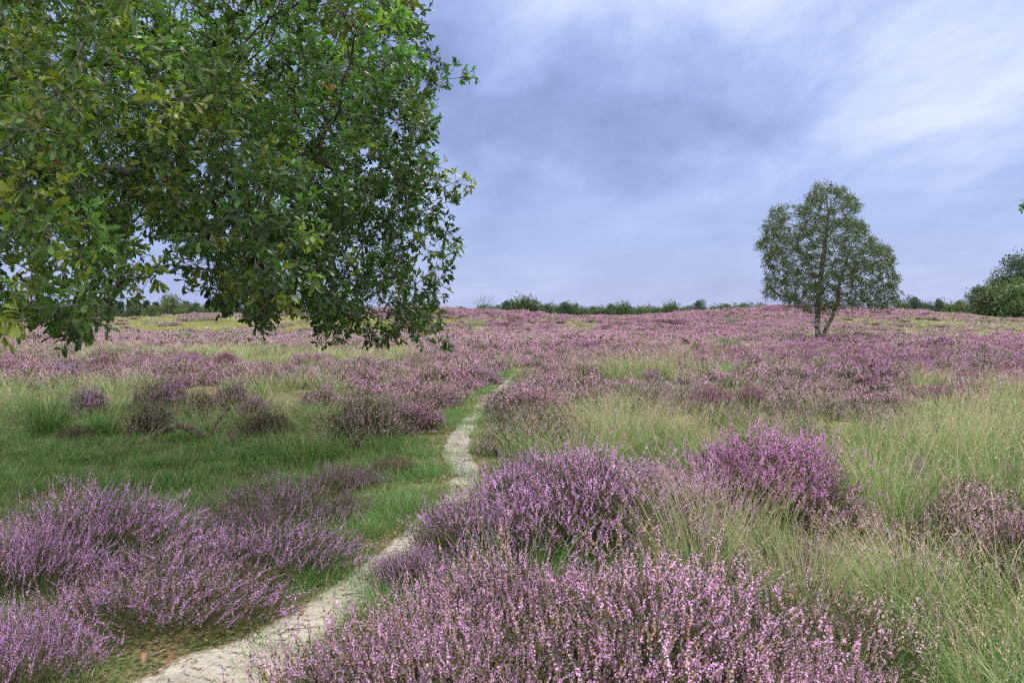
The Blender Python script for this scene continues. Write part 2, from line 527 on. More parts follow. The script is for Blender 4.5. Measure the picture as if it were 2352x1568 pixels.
# ------------------------------------------------------------------ heather
PAL = {  # flower colours (main, second, withered), share of withered
    'lilac': ((.55, .26, .67), (.66, .39, .76), (.36, .24, .20), .14),
    'pink': ((.66, .32, .64), (.74, .43, .72), (.40, .25, .18), .2),
    'pale': ((.60, .36, .57), (.66, .44, .60), (.44, .34, .27), .2),
    'magenta': ((.48, .14, .44), (.60, .22, .56), (.30, .13, .15), .08),
    'purple': ((.54, .20, .54), (.64, .29, .64), (.32, .18, .19), .06),
    'front': ((.66, .34, .68), (.76, .46, .78), (.40, .26, .19), .2),
    'dull': ((.50, .33, .52), (.58, .42, .58), (.40, .30, .24), .28),
    'dead': ((.24, .18, .15), (.28, .22, .19), (.17, .13, .10), .5),
}
GREEN = np.array([[.045, .075, .022], [.06, .085, .03], [.085, .085, .03], [.035, .055, .02]])


def heather(rx, ry, h, n, seed, pal, K=18, fs=.0045, spike=(.12, .24), ff=(.45, .75), lean=(.18, 0), needles=9, nsz=(.011, .003), up=1.0, bare=.12, rough=.25, straggle=.10, gmul=1.0):
    rg = np.random.default_rng(seed)
    c1, c2, c3, wz = PAL[pal]
    nb = max(6, n // 12)
    # branches: a bush is a dome of bunches of sprigs
    ph = rg.uniform(0, 2 * np.pi, nb); rho = np.sqrt(rg.uniform(0, 1, nb)) * 1.0
    lob = 1 + .16 * np.sin(2 * ph + seed) + .12 * np.sin(3 * ph + seed * 1.7)
    bx, by = rx * rho * np.cos(ph) * lob, ry * rho * np.sin(ph) * lob
    bh = h * (np.sqrt(np.maximum(1 - rho ** 2 * .93, 0)) * rg.uniform(1 - rough, 1.06, nb)) + (rg.uniform(0, 1, nb) < straggle) * h * rg.uniform(.05, .3, nb)
    bh = np.maximum(bh, .1 * h + .03)
    bd = np.stack([np.cos(ph) * rho * .75, np.sin(ph) * rho * .75, np.full(nb, up)], 1) + np.array([lean[0], lean[1], 0]) + rg.normal(0, .13, (nb, 3))
    bd = norm(bd)
    hollow = np.sin(bx / rx * 4.2 + seed) * np.sin(by / ry * 3.7 + seed * 2.1) > .55
    bh = np.where(hollow, bh * .8, bh)
    fl = rg.uniform(0, 1, nb) > np.where(hollow, bare + .45, bare)            # bunches without flowers show green
    bi = rg.integers(0, nb, n)
    spread = .055 * (rx + ry) / 1.2 + .035
    d = norm(bd[bi] + rg.normal(0, .2, (n, 3)))
    off = rg.normal(0, spread, (n, 3)); off[:, 2] = rg.normal(-.01, .03, n) * (1 + h)
    tip = np.stack([bx[bi], by[bi], bh[bi]], 1) + off
    tip[:, 2] = np.maximum(tip[:, 2], .05)
    L = rg.uniform(spike[0], spike[1], n)
    base = tip - d * L[:, None] * 1.15
    base[:, 2] = np.maximum(base[:, 2], .0)
    ax = tip - base
    bend = rg.normal(0, .015, (n, 3)) + np.array([lean[0], lean[1], 0]) * .02

    def at(t):      # t (n, k)
        return base[:, None] + ax[:, None] * t[..., None] + bend[:, None] * (np.sin(t * np.pi))[..., None]

    fo = MB(); fw = MB()
    # needles: small scale leaves along every sprig
    t = rg.uniform(0, .97, (n, needles)); P = at(t).reshape(-1, 3) + rg.normal(0, .003, (n * needles, 3))
    dd = norm(np.repeat(d, needles, 0) + rg.normal(0, .55, (n * needles, 3)))
    sd_ = norm(np.cross(dd, rg.normal(0, 1, dd.shape)))
    ln = (nsz[0] * rg.uniform(.6, 1.4, len(P)))[:, None]; wd = (nsz[1] * rg.uniform(.7, 1.3, len(P)))[:, None]
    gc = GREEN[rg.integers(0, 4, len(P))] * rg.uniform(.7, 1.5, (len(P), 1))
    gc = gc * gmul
    if pal in ('dead',): gc = np.array([[.10, .08, .06]]) * rg.uniform(.6, 1.6, (len(P), 1))
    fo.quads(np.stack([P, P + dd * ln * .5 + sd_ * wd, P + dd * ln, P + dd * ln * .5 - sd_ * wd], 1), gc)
    # the stem of each sprig
    side = norm(np.cross(d, rg.normal(0, 1, d.shape))) * .0012
    m_ = at(np.full((n, 1), .5))[:, 0]
    sc = np.array([[.10, .075, .05]]) * rg.uniform(.6, 1.4, (n, 1))
    fo.quads(np.stack([base - side, base + side, m_ + side, m_ - side], 1), sc)
    fo.quads(np.stack([m_ - side, m_ + side, tip + side * .6, tip - side * .6], 1), sc)
    # woody stems from the root to the bunches
    root = np.stack([bx * .25, by * .25, np.zeros(nb)], 1) + rg.normal(0, .02, (nb, 3)) * np.array([1, 1, 0])
    bt = np.stack([bx, by, np.maximum(bh - spike[0] * .8, .02)], 1)
    frustums(fo, root, bt, np.full(nb, .0035), np.full(nb, .0018), 3, np.array([.085, .065, .05]))
    # green inside the dome
    ni = n * (4 if nsz[0] < .012 else 2)
    ip = rg.uniform(-1, 1, (ni, 3)) * np.array([rx, ry, 1]) * .85
    rr = np.minimum(np.hypot(ip[:, 0] / rx, ip[:, 1] / ry), .98)
    ip[:, 2] = rg.uniform(.03, .88, ni) * h * np.sqrt(1 - rr ** 2)
    idr = norm(rg.normal(0, .5, (ni, 3)) + np.array([0, 0, .8])); isd = norm(np.cross(idr, rg.normal(0, 1, idr.shape)))
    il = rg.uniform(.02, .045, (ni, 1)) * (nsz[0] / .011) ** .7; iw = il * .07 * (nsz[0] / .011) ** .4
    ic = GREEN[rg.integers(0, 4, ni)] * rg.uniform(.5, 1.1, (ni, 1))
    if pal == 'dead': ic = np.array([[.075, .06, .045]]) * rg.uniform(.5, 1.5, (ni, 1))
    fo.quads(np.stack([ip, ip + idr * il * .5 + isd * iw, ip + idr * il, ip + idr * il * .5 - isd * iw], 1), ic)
    # florets spiralling up the spike
    sel = np.nonzero(fl[bi])[0]
    nf = len(sel)
    f0 = 1 - rg.uniform(ff[0], ff[1], nf)
    u = np.linspace(0, 1, K)[None] + rg.uniform(-.5, .5, (nf, K)) / K
    t = np.clip(f0[:, None] + (1 - f0[:, None]) * u, 0, 1)
    P = (base[sel][:, None] + ax[sel][:, None] * t[..., None] + bend[sel][:, None] * np.sin(t * np.pi)[..., None]).reshape(-1, 3)
    taper = (1 - .6 * np.clip(u, 0, 1) ** 1.5).reshape(-1, 1)
    P = P + norm(rg.normal(0, 1, P.shape)) * fs * 1.05 * taper
    e1 = norm(rg.normal(0, 1, P.shape)); e2 = norm(np.cross(e1, rg.normal(0, 1, P.shape)))
    s = fs * taper * rg.uniform(.7, 1.25, (len(P), 1))
    mixf = rg.uniform(0, 1, nb)[bi[sel]][:, None, None] * .4 + rg.uniform(0, 1, (nf, 1, 1)) * .35 + rg.uniform(0, 1, (nf, K, 1)) * .25
    stage = (rg.uniform(0, 1, nb) < .16)[bi[sel]][:, None, None] * .45          # bunches that are going over
    tone = rg.uniform(.75, 1.12, nb)[bi[sel]][:, None, None]
    cc = np.array(c1) * (1 - mixf) + np.array(c2) * mixf
    cc = cc * tone
    wit = (rg.uniform(0, 1, (nf, K, 1)) < (wz + stage) * (1.5 - u[..., None]))
    cc = np.where(wit, np.array(c3) * rg.uniform(.6, 1.4, (nf, K, 1)), cc).reshape(-1, 3)
    fw.quads(np.stack([P - e1 * s, P - e2 * s * .75, P + e1 * s, P + e2 * s * .75], 1), cc * rg.uniform(.85, 1.15, (len(P), 1)))
    return fo, fw


def merge(*mbs):
    o = MB()
    for m in mbs:
        for v, f, c in zip(m.V, m.F, m.C):
            pass
        V = np.concatenate(m.V); F = np.concatenate(m.F); C = np.concatenate(m.C)
        o.add(V, F, C)
    return o


# ------------------------------------------------------------------ grass
def col_mix(rg, n, cols, jit=.15):
    c = np.asarray(cols)[rg.integers(0, len(cols), n)]
    return c * rg.uniform(1 - jit, 1 + jit, (n, 1))


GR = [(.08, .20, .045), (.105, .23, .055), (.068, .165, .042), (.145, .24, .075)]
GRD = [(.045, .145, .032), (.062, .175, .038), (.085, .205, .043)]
STRAW = [(.40, .35, .20), (.50, .45, .30), (.34, .30, .18), (.46, .42, .30)]
YEL = [(.24, .26, .07), (.30, .30, .09), (.20, .23, .06)]
BROWN = [(.22, .15, .08), (.28, .20, .11)]


def grass_tuft(n, rad, L, w, seed, lean=.35, arch=.9, foot=GR, tip=None, strawshare=.2, straw_len=1.0, seeds=0, seg=4, wind=(0., 0.)):
    rg = np.random.default_rng(seed); mb = MB()
    ph = rg.uniform(0, 2 * np.pi, n); rr = rad * np.sqrt(rg.uniform(0, 1, n))
    base = np.stack([rr * np.cos(ph), rr * np.sin(ph), np.full(n, -.01)], 1)
    az = ph + rg.normal(0, .7, n)
    t0 = np.abs(rg.normal(0, lean * .5, n)) + lean * .6 * rr / max(rad, 1e-3)
    t1 = t0 + np.abs(rg.normal(arch * .6, arch * .45, n))
    Ls = rg.uniform(L[0], L[1], n)
    st = rg.uniform(0, 1, n) < strawshare
    c0 = col_mix(rg, n, foot) * np.where(st[:, None], .9, .85)
    c1 = np.where(st[:, None], col_mix(rg, n, STRAW), col_mix(rg, n, tip or foot) * 1.1)
    c0 = np.where(st[:, None], c0 * .4 + c1 * .5, c0)
    Ls = np.where(st, Ls * straw_len, Ls)
    t0 = np.where(st, t0 * .8, t0); t1 = np.where(st, t1 * .75, t1)
    hx = np.cos(az) + wind[0]; hy = np.sin(az) + wind[1]
    az = np.arctan2(hy, hx)
    ww = rg.uniform(.7, 1.2, n) * w * np.where(st, .6, 1)
    e, e0 = blades(mb, rg, base, az, t0, t1, Ls, ww, c0, c1, seg)
    if seeds:
        idx = np.nonzero(st)[0][:seeds]
        if len(idx):      # narrow feathery seed heads on the straw stalks
            m = 7
            d = norm(e[idx] - e0[idx])
            tt = np.linspace(-.10, .03, m)
            P = (e[idx][:, None] + d[:, None] * tt[None, :, None]).reshape(-1, 3) + rg.normal(0, .003, (len(idx) * m, 3))
            dd = norm(np.repeat(d, m, 0) + rg.normal(0, .35, (len(idx) * m, 3))); sd_ = norm(np.cross(dd, rg.normal(0, 1, dd.shape)))
            ll = .022 * rg.uniform(.6, 1.3, (len(P), 1)); 
            cc = np.array([[.34, .25, .20]]) * rg.uniform(.7, 1.5, (len(P), 1))
            mb.quads(np.stack([P, P + dd * ll * .5 + sd_ * .0022, P + dd * ll, P + dd * ll * .5 - sd_ * .0022], 1), cc)
    return mb


# ------------------------------------------------------------------ stuff: heather and grass nobody could count
def proto(name, mb, mat):
    o = bpy.data.objects.new(name, mb.mesh(name, mat))      # feeds the instances only; never linked to the scene
    return o


def scatter(name, pts, protos, label_kind='stuff'):
    """one object whose geometry nodes set one of the PROTOS on each point: pts rows are x y z rx ry rz sx sy sz idx"""
    a = np.array(pts, np.float32)
    me = bpy.data.meshes.new(name)
    me.vertices.add(len(a)); me.vertices.foreach_set('co', np.ascontiguousarray(a[:, :3]).ravel())
    at = me.attributes.new('rot', 'FLOAT_VECTOR', 'POINT'); at.data.foreach_set('vector', np.ascontiguousarray(a[:, 3:6]).ravel())
    at = me.attributes.new('scl', 'FLOAT_VECTOR', 'POINT'); at.data.foreach_set('vector', np.ascontiguousarray(a[:, 6:9]).ravel())
    at = me.attributes.new('idx', 'INT', 'POINT'); at.data.foreach_set('value', a[:, 9].astype(np.int32))
    o = link(name, me); tag(o, kind=label_kind)
    ng = bpy.data.node_groups.new(name + '_nodes', 'GeometryNodeTree')
    ng.interface.new_socket('Geometry', in_out='INPUT', socket_type='NodeSocketGeometry')
    ng.interface.new_socket('Geometry', in_out='OUTPUT', socket_type='NodeSocketGeometry')
    N, L = ng.nodes, ng.links
    gi = N.new('NodeGroupInput'); go = N.new('NodeGroupOutput')
    jn = N.new('GeometryNodeJoinGeometry')

    def attr(nm, ty):
        n = N.new('GeometryNodeInputNamedAttribute'); n.data_type = ty; n.inputs['Name'].default_value = nm
        return n.outputs['Attribute']
    rot, scl, idx = attr('rot', 'FLOAT_VECTOR'), attr('scl', 'FLOAT_VECTOR'), attr('idx', 'INT')
    e2r = N.new('FunctionNodeEulerToRotation'); L.new(rot, e2r.inputs[0])
    for k_, p in enumerate(protos):
        cmp_ = N.new('FunctionNodeCompare'); cmp_.data_type = 'INT'; cmp_.operation = 'EQUAL'
        L.new(idx, cmp_.inputs[2]); cmp_.inputs[3].default_value = k_
        inf = N.new('GeometryNodeObjectInfo'); inf.inputs['Object'].default_value = p; inf.inputs['As Instance'].default_value = False
        g2i = N.new('GeometryNodeGeometryToInstance'); L.new(inf.outputs['Geometry'], g2i.inputs[0])
        ip = N.new('GeometryNodeInstanceOnPoints')
        L.new(gi.outputs[0], ip.inputs['Points']); L.new(cmp_.outputs[0], ip.inputs['Selection'])
        L.new(g2i.outputs[0], ip.inputs['Instance']); L.new(e2r.outputs[0], ip.inputs['Rotation']); L.new(scl, ip.inputs['Scale'])
        L.new(ip.outputs[0], jn.inputs[0])
    L.new(jn.outputs[0], go.inputs[0])
    md = o.modifiers.new('scatter', 'NODES'); md.node_group = ng
    return o


H_TYPES = ['h_pale', 'h_mag', 'h_dull', 'h_pink', 'h_green']
H_PAL = {'h_pale': 'pale', 'h_mag': 'purple', 'h_dull': 'dull', 'h_pink': 'pink', 'h_green': 'dull'}
G_TYPES = ['g_lawn', 'g_green', 'g_straw', 'g_moss', 'g_dry']
hp, gp, HI, GI = [], [], {}, {}
for lod in range(3):
    for ty in H_TYPES:
        for v in range(2):
            bare = .75 if ty == 'h_green' else (.15 if lod == 0 else .08)
            if lod == 0: a_ = heather(.22, .22, .27, 170, 11 + v + 7 * lod, H_PAL[ty], 17, .0056, (.10, .2), bare=bare, needles=7)
            elif lod == 1: a_ = heather(.30, .30, .30, 260, 31 + v, H_PAL[ty], 8, .0105, (.06, .13), bare=bare, needles=3, nsz=(.022, .006), rough=.35, gmul=1.4)
            else: a_ = heather(.45, .45, .30, 330, 51 + v, H_PAL[ty], 8, .0200, (.07, .14), bare=bare, needles=3, nsz=(.045, .011), rough=.35, gmul=1.9)
            HI[(ty, lod, v)] = len(hp)
            m_ = merge(*a_)
            hp.append(proto('heather_source', m_, M_FLOWER))
    for ty in G_TYPES:
        for v in range(2):
            sd_ = 100 + 10 * lod + v
            wf = (1, 2.0, 4.5)[lod]; nf = (1.0, .55, .3)[lod]
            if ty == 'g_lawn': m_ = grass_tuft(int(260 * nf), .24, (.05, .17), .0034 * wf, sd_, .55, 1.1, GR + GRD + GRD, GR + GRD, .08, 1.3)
            elif ty == 'g_green': m_ = grass_tuft(int(170 * nf), .20, (.20, .50), .0044 * wf, sd_, .45, 1.0, GR + GRD, GR, .22, 1.25, 12, 5)
            elif ty == 'g_straw': m_ = grass_tuft(int(150 * nf), .20, (.28, .66), .0042 * wf, sd_, .42, .85, GR + GRD, GR + YEL[:1], (.4, .5, .62)[lod], 1.2, 24 if lod == 0 else 0, 5)
            elif ty == 'g_moss': m_ = grass_tuft(int(240 * nf), .30, (.05, .13), .0035 * wf, sd_, .5, .8, YEL, YEL, .15, 1.3)
            else: m_ = grass_tuft(int(120 * nf), .24, (.05, .16), .0026 * wf, sd_, .9, .8, BROWN + GR, STRAW + BROWN, .6, 1.1)
            GI[(ty, lod, v)] = len(gp)
            gp.append(proto('grass_source', m_, M_GRASS))
print('protos', time.time() - T0)


def zone(px, py, d):
    """share of each plant at a place (its foot in the measuring view)"""
    L_ = px < 1050
    if py < 728:
        if px < 700: return {'h_pink': .35, 'h_pale': .3, 'g_moss': .35}
        if px > 2120: return {'g_straw': .5, 'h_pale': .5}
        return {'h_mag': .45, 'h_pink': .35, 'h_dull': .1, 'g_moss': .1}
    if py < 764:
        if px < 180: return {'h_pale': .6, 'h_pink': .2, 'g_straw': .2}
        if px < 960: return {'g_moss': .72, 'g_straw': .13, 'h_dull': .06, 'h_pale': .09}
        if px < 1480: return {'g_moss': .42, 'g_straw': .15, 'h_mag': .2, 'h_pink': .15, 'g_green': .08}
        if px < 1840: return {'h_mag': .4, 'h_pink': .4, 'g_moss': .1, 'g_straw': .1}
        return {'g_straw': .32, 'g_moss': .2, 'g_green': .06, 'h_pale': .25, 'h_pink': .17}
    if py < 786:
        if px < 180: return {'h_pale': .8, 'g_straw': .2}
        if px < 960: return {'g_moss': .5, 'h_pale': .3, 'g_green': .05, 'g_straw': .15} if py < 776 else {'h_pale': .65, 'h_pink': .2, 'g_straw': .15}
        if px < 1480: return {'h_pale': .45, 'h_pink': .4, 'g_straw': .15}
        if px < 1700: return {'h_pink': .5, 'h_mag': .25, 'g_straw': .15, 'h_dull': .1}
        return {'g_straw': .36, 'g_moss': .14, 'g_green': .08, 'h_pale': .22, 'h_pink': .2}
    if py < 806:
        if px < 1000: return {'h_pale': .6, 'h_pink': .15, 'g_straw': .25}
        if px < 1480: return {'h_pale': .35, 'h_pink': .5, 'h_mag': .1, 'g_straw': .05}
        if px < 1800: return {'h_pink': .4, 'g_straw': .28, 'g_green': .07, 'h_pale': .25}
        return {'h_pink': .4, 'h_mag': .25, 'h_pale': .2, 'h_dull': .1, 'g_straw': .05}
    if py < 846:
        if px < 180: return {'h_pale': .6, 'g_straw': .4}
        if px < 960: return {'g_straw': .72, 'h_pale': .2, 'g_green': .08}
        if px < 1480: return {'h_pale': .45, 'h_pink': .38, 'h_mag': .07, 'g_straw': .1}
        if px < 1760: return {'h_pink': .4, 'g_straw': .2, 'g_green': .08, 'h_dull': .2, 'h_pale': .12}
        return {'h_pink': .35, 'h_mag': .3, 'h_pale': .1, 'h_dull': .2, 'h_green': .05}
    if py < 886:
        if px < 850: return {'h_pale': .45, 'h_pink': .3, 'h_dull': .12, 'h_green': .05, 'g_straw': .08}
        if px < 1140: return {'h_pale': .5, 'h_pink': .35, 'g_straw': .1, 'h_green': .05}
        if px < 1260: return {'g_moss': .5, 'g_straw': .2, 'h_pink': .3}
        if px < 1780: return {'g_straw': .3, 'g_green': .24, 'h_pale': .2, 'h_pink': .16, 'h_dull': .1}
        return {'h_pink': .3, 'h_mag': .2, 'h_dull': .32, 'g_straw': .12, 'h_green': .06}
    if py < 925:
        if px < 850: return {'g_straw': .62, 'g_green': .28, 'h_pale': .1}
        if px < 1120: return {'h_pale': .4, 'h_pink': .4, 'g_straw': .15, 'g_green': .05}
        if px < 1300: return {'h_pink': .45, 'h_pale': .4, 'g_straw': .15}
        if px < 1600: return {'g_straw': .26, 'g_green': .18, 'h_dull': .26, 'h_pale': .18, 'h_pink': .12}
        return {'h_pale': .25, 'h_dull': .32, 'h_pink': .23, 'g_straw': .12, 'g_green': .08}
    if py < 1015:
        if px < 850: return {'g_green': .45, 'g_straw': .38, 'g_moss': .13, 'h_dull': .04} if py < 975 else {'g_green': .7, 'g_straw': .12, 'g_moss': .14, 'h_dull': .04}
        if px < 1050: return {'h_pink': .5, 'h_pale': .3, 'h_dull': .1, 'g_green': .1}
        if px < 1330: return {'h_pink': .3, 'h_dull': .45, 'h_pale': .15, 'g_straw': .1}
        if px < 1600: return {'g_straw': .32, 'g_green': .24, 'h_dull': .32, 'h_pale': .12}
        if px < 2050: return {'h_dull': .44, 'h_pale': .3, 'g_straw': .13, 'g_green': .13}
        return {'g_straw': .5, 'g_green': .35, 'h_dull': .15}
    if py < 1075:
        if px < 620: return {'g_lawn': .95, 'g_green': .05}
        if px < 950: return {'g_green': .5, 'g_lawn': .3, 'h_dull': .2}
        if px < 1330: return {'h_dull': .6, 'g_green': .3, 'h_pale': .1}
        return {'g_green': .55, 'g_straw': .3, 'h_dull': .15}
    if py < 1150:
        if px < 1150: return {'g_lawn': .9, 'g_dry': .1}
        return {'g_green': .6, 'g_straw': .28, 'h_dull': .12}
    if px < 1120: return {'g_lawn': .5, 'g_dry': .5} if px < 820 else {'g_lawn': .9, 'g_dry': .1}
    if px < 1500: return {'g_lawn': .4, 'g_dry': .3, 'g_green': .3}
    return {'g_green': .45, 'g_straw': .22, 'g_dry': .16, 'h_pale': .22, 'h_pink': .1, 'h_dull': .18}


FOOT = []        # feet of the hand-set plants: x, y, radius


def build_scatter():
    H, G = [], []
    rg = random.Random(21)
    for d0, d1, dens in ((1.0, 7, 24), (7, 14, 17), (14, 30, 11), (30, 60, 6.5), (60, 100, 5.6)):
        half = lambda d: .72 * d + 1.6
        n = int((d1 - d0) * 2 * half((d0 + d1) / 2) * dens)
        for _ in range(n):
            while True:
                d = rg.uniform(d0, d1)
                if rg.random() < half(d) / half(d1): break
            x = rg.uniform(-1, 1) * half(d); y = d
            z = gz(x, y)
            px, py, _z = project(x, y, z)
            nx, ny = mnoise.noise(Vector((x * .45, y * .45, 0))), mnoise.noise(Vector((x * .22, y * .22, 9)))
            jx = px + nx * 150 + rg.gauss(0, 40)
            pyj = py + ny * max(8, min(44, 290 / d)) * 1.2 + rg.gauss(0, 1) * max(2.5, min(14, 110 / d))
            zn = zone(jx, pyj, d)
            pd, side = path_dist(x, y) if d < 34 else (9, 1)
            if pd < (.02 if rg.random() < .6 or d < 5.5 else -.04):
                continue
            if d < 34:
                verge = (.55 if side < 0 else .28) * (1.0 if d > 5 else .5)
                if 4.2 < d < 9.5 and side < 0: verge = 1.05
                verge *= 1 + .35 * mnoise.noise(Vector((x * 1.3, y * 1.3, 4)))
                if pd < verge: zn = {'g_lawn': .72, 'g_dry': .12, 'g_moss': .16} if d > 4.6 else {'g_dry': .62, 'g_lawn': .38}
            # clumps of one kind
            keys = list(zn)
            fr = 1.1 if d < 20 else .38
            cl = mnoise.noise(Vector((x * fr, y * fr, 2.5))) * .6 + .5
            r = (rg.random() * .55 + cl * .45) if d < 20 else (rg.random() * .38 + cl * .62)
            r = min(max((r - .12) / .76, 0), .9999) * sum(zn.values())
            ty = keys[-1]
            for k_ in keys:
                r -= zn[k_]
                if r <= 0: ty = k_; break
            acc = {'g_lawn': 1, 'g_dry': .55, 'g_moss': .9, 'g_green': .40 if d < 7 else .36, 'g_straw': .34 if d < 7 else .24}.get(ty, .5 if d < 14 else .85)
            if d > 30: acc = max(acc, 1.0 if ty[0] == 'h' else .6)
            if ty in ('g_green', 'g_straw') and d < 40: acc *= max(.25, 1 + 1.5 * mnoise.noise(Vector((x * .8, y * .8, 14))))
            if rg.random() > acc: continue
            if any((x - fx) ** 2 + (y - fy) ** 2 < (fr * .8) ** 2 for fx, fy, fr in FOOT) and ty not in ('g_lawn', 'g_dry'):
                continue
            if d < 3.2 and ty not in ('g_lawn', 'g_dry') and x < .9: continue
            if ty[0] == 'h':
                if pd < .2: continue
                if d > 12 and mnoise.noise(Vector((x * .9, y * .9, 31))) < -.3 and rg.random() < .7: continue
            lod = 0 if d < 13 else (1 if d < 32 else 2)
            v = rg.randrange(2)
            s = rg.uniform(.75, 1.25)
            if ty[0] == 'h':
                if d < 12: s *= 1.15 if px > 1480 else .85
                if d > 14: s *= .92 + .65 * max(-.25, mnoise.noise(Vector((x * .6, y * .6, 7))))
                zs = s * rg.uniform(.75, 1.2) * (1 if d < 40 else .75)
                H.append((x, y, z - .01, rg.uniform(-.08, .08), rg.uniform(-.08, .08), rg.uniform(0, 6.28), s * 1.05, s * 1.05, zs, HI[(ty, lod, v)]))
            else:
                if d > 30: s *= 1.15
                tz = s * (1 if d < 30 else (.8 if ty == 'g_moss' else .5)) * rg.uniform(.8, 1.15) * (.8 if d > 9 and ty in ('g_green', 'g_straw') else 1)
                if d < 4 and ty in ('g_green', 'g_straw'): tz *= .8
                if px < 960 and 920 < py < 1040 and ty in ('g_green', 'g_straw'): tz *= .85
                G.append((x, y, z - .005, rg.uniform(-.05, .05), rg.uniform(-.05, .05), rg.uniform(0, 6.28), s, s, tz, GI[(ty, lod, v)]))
    print('scatter', len(H), len(G), time.time() - T0)
    scatter('heather', H, hp)
    scatter('grass', G, gp)


# ------------------------------------------------------------------ trees
def in_poly(px, py, poly):
    px = np.asarray(px); py = np.asarray(py)
    ins = np.zeros(px.shape, bool)
    n = len(poly)
    for i in range(n):
        x0, y0 = poly[i]; x1, y1 = poly[(i + 1) % n]
        c = ((y0 > py) != (y1 > py)) & (px < (x1 - x0) * (py - y0) / ((y1 - y0) if y1 != y0 else 1e-9) + x0)
        ins ^= c
    return ins


def colonize(seed_chain, attr, step, kill, infl, rg, iters=110, droop=0.0, wob=.12):
    """space colonisation: grows branches from the seed nodes towards the attractors; returns positions and parents"""
    pos = [Vector(p) for p in seed_chain[0]]
    par = list(seed_chain[1])
    attr = [Vector(a) for a in attr]
    alive = list(range(len(attr)))
    start = 0
    near_d = [1e9] * len(attr); near_i = [-1] * len(attr)
    nkids = {}
    for it in range(iters):
        kd = kdtree.KDTree(len(pos) - start)
        for i in range(start, len(pos)): kd.insert(pos[i], i)
        kd.balance()
        keep = []
        acc = {}
        for a in alive:
            co, i, dd = kd.find(attr[a])
            if dd < near_d[a]: near_d[a] = dd; near_i[a] = i
            if near_d[a] < kill: continue
            keep.append(a)
            if near_d[a] < infl:
                v = attr[a] - pos[near_i[a]]
                k_ = near_i[a]
                if k_ in acc: acc[k_] += v.normalized()
                else: acc[k_] = v.normalized()
        alive = keep
        start = len(pos)
        grew = 0
        for i, v in acc.items():
            if nkids.get(i, 0) >= 4: continue
            if v.length < 1e-4: continue
            d = v.normalized() + Vector((rg.gauss(0, wob), rg.gauss(0, wob), rg.gauss(0, wob) - droop))
            d.normalize()
            pos.append(pos[i] + d * step); par.append(i); nkids[i] = nkids.get(i, 0) + 1
            grew += 1
        if not grew or not alive: break
    return np.array([tuple(p) for p in pos]), np.array(par)


def branch_radii(par, tip, expo, rmax):
    n = len(par)
    cnt = np.zeros(n)
    kids = np.zeros(n, int)
    for i in range(n):
        if par[i] >= 0: kids[par[i]] += 1
    cnt[kids == 0] = 1
    for i in range(n - 1, -1, -1):
        if par[i] >= 0: cnt[par[i]] += cnt[i]
    return np.minimum(tip * np.maximum(cnt, 1) ** expo, rmax), kids, cnt


LEAF_HI = (np.array([0, .15, .27, .35, .47, .56, .68, .77, .88, 1.0]), np.array([.012, .045, .14, .07, .21, .105, .24, .13, .17, .03]))
LEAF_LO = (np.array([0, .28, .40, .62, .75, 1.0]), np.array([.012, .16, .08, .25, .13, .03]))


def leaves(mb, P, D, Nn, size, col, shape, fold=.25, curl=.2):
    """leaves with lobed outline: P foot, D direction of the midrib, Nn normal"""
    t, w = shape
    n, m = len(P), len(t)
    S = np.cross(D, Nn)
    mid = P[:, None] + D[:, None] * (t[None, :, None] * size[:, None, None]) - Nn[:, None] * ((t ** 2)[None, :, None] * (curl * size)[:, None, None])
    lf = mid + S[:, None] * (w[None, :, None] * size[:, None, None]) + Nn[:, None] * ((w * fold)[None, :, None] * size[:, None, None])
    rt = mid - S[:, None] * (w[None, :, None] * size[:, None, None]) + Nn[:, None] * ((w * fold)[None, :, None] * size[:, None, None])
    V = np.concatenate([lf, mid, rt], 1)
    F = []
    for i in range(m - 1):
        F.append((i, i + 1, m + i + 1, m + i)); F.append((m + i, m + i + 1, 2 * m + i + 1, 2 * m + i))
    F = (np.array(F)[None] + (np.arange(n) * 3 * m)[:, None, None]).reshape(-1, 4)
    mb.add(V.reshape(-1, 3), F, np.repeat(col, 3 * m, 0))


def leaf_dirs(rg, n, out, updown=.0, spread=.8, upn=1.0, nj=.55):
    d = norm(out + rg.normal(0, spread, (n, 3)) + np.array([0, 0, updown]))
    nn = rg.normal(0, nj, (n, 3)) + np.array([0, 0, upn])
    nn = norm(nn - d * (nn * d).sum(1, keepdims=True))
    return d, nn


OAKG = np.array([[.036, .092, .022], [.048, .112, .026], [.030, .078, .022], [.066, .135, .028], [.036, .088, .034], [.15, .21, .035]])


def wood(pos, par, rad, thick, kk=(7, 5, 3)):
    mb = MB()
    ch = np.nonzero(par >= 0)[0]
    p0, p1 = pos[par[ch]], pos[ch]
    r0, r1 = rad[par[ch]], rad[ch]
    r0 = np.minimum(r0, r1 * 1.25)
    d = norm(p1 - p0)
    p1e = p1 + d * (r1 * .3)[:, None]
    for lo, hi, k_ in ((thick, 9, kk[0]), (thick / 3, thick, kk[1]), (0, thick / 3, kk[2])):
        s = (r1 >= lo) & (r1 < hi)
        if s.any(): frustums(mb, p0[s], p1e[s], r0[s], r1[s], k_, np.array([.1, .1, .1]))
    return mb


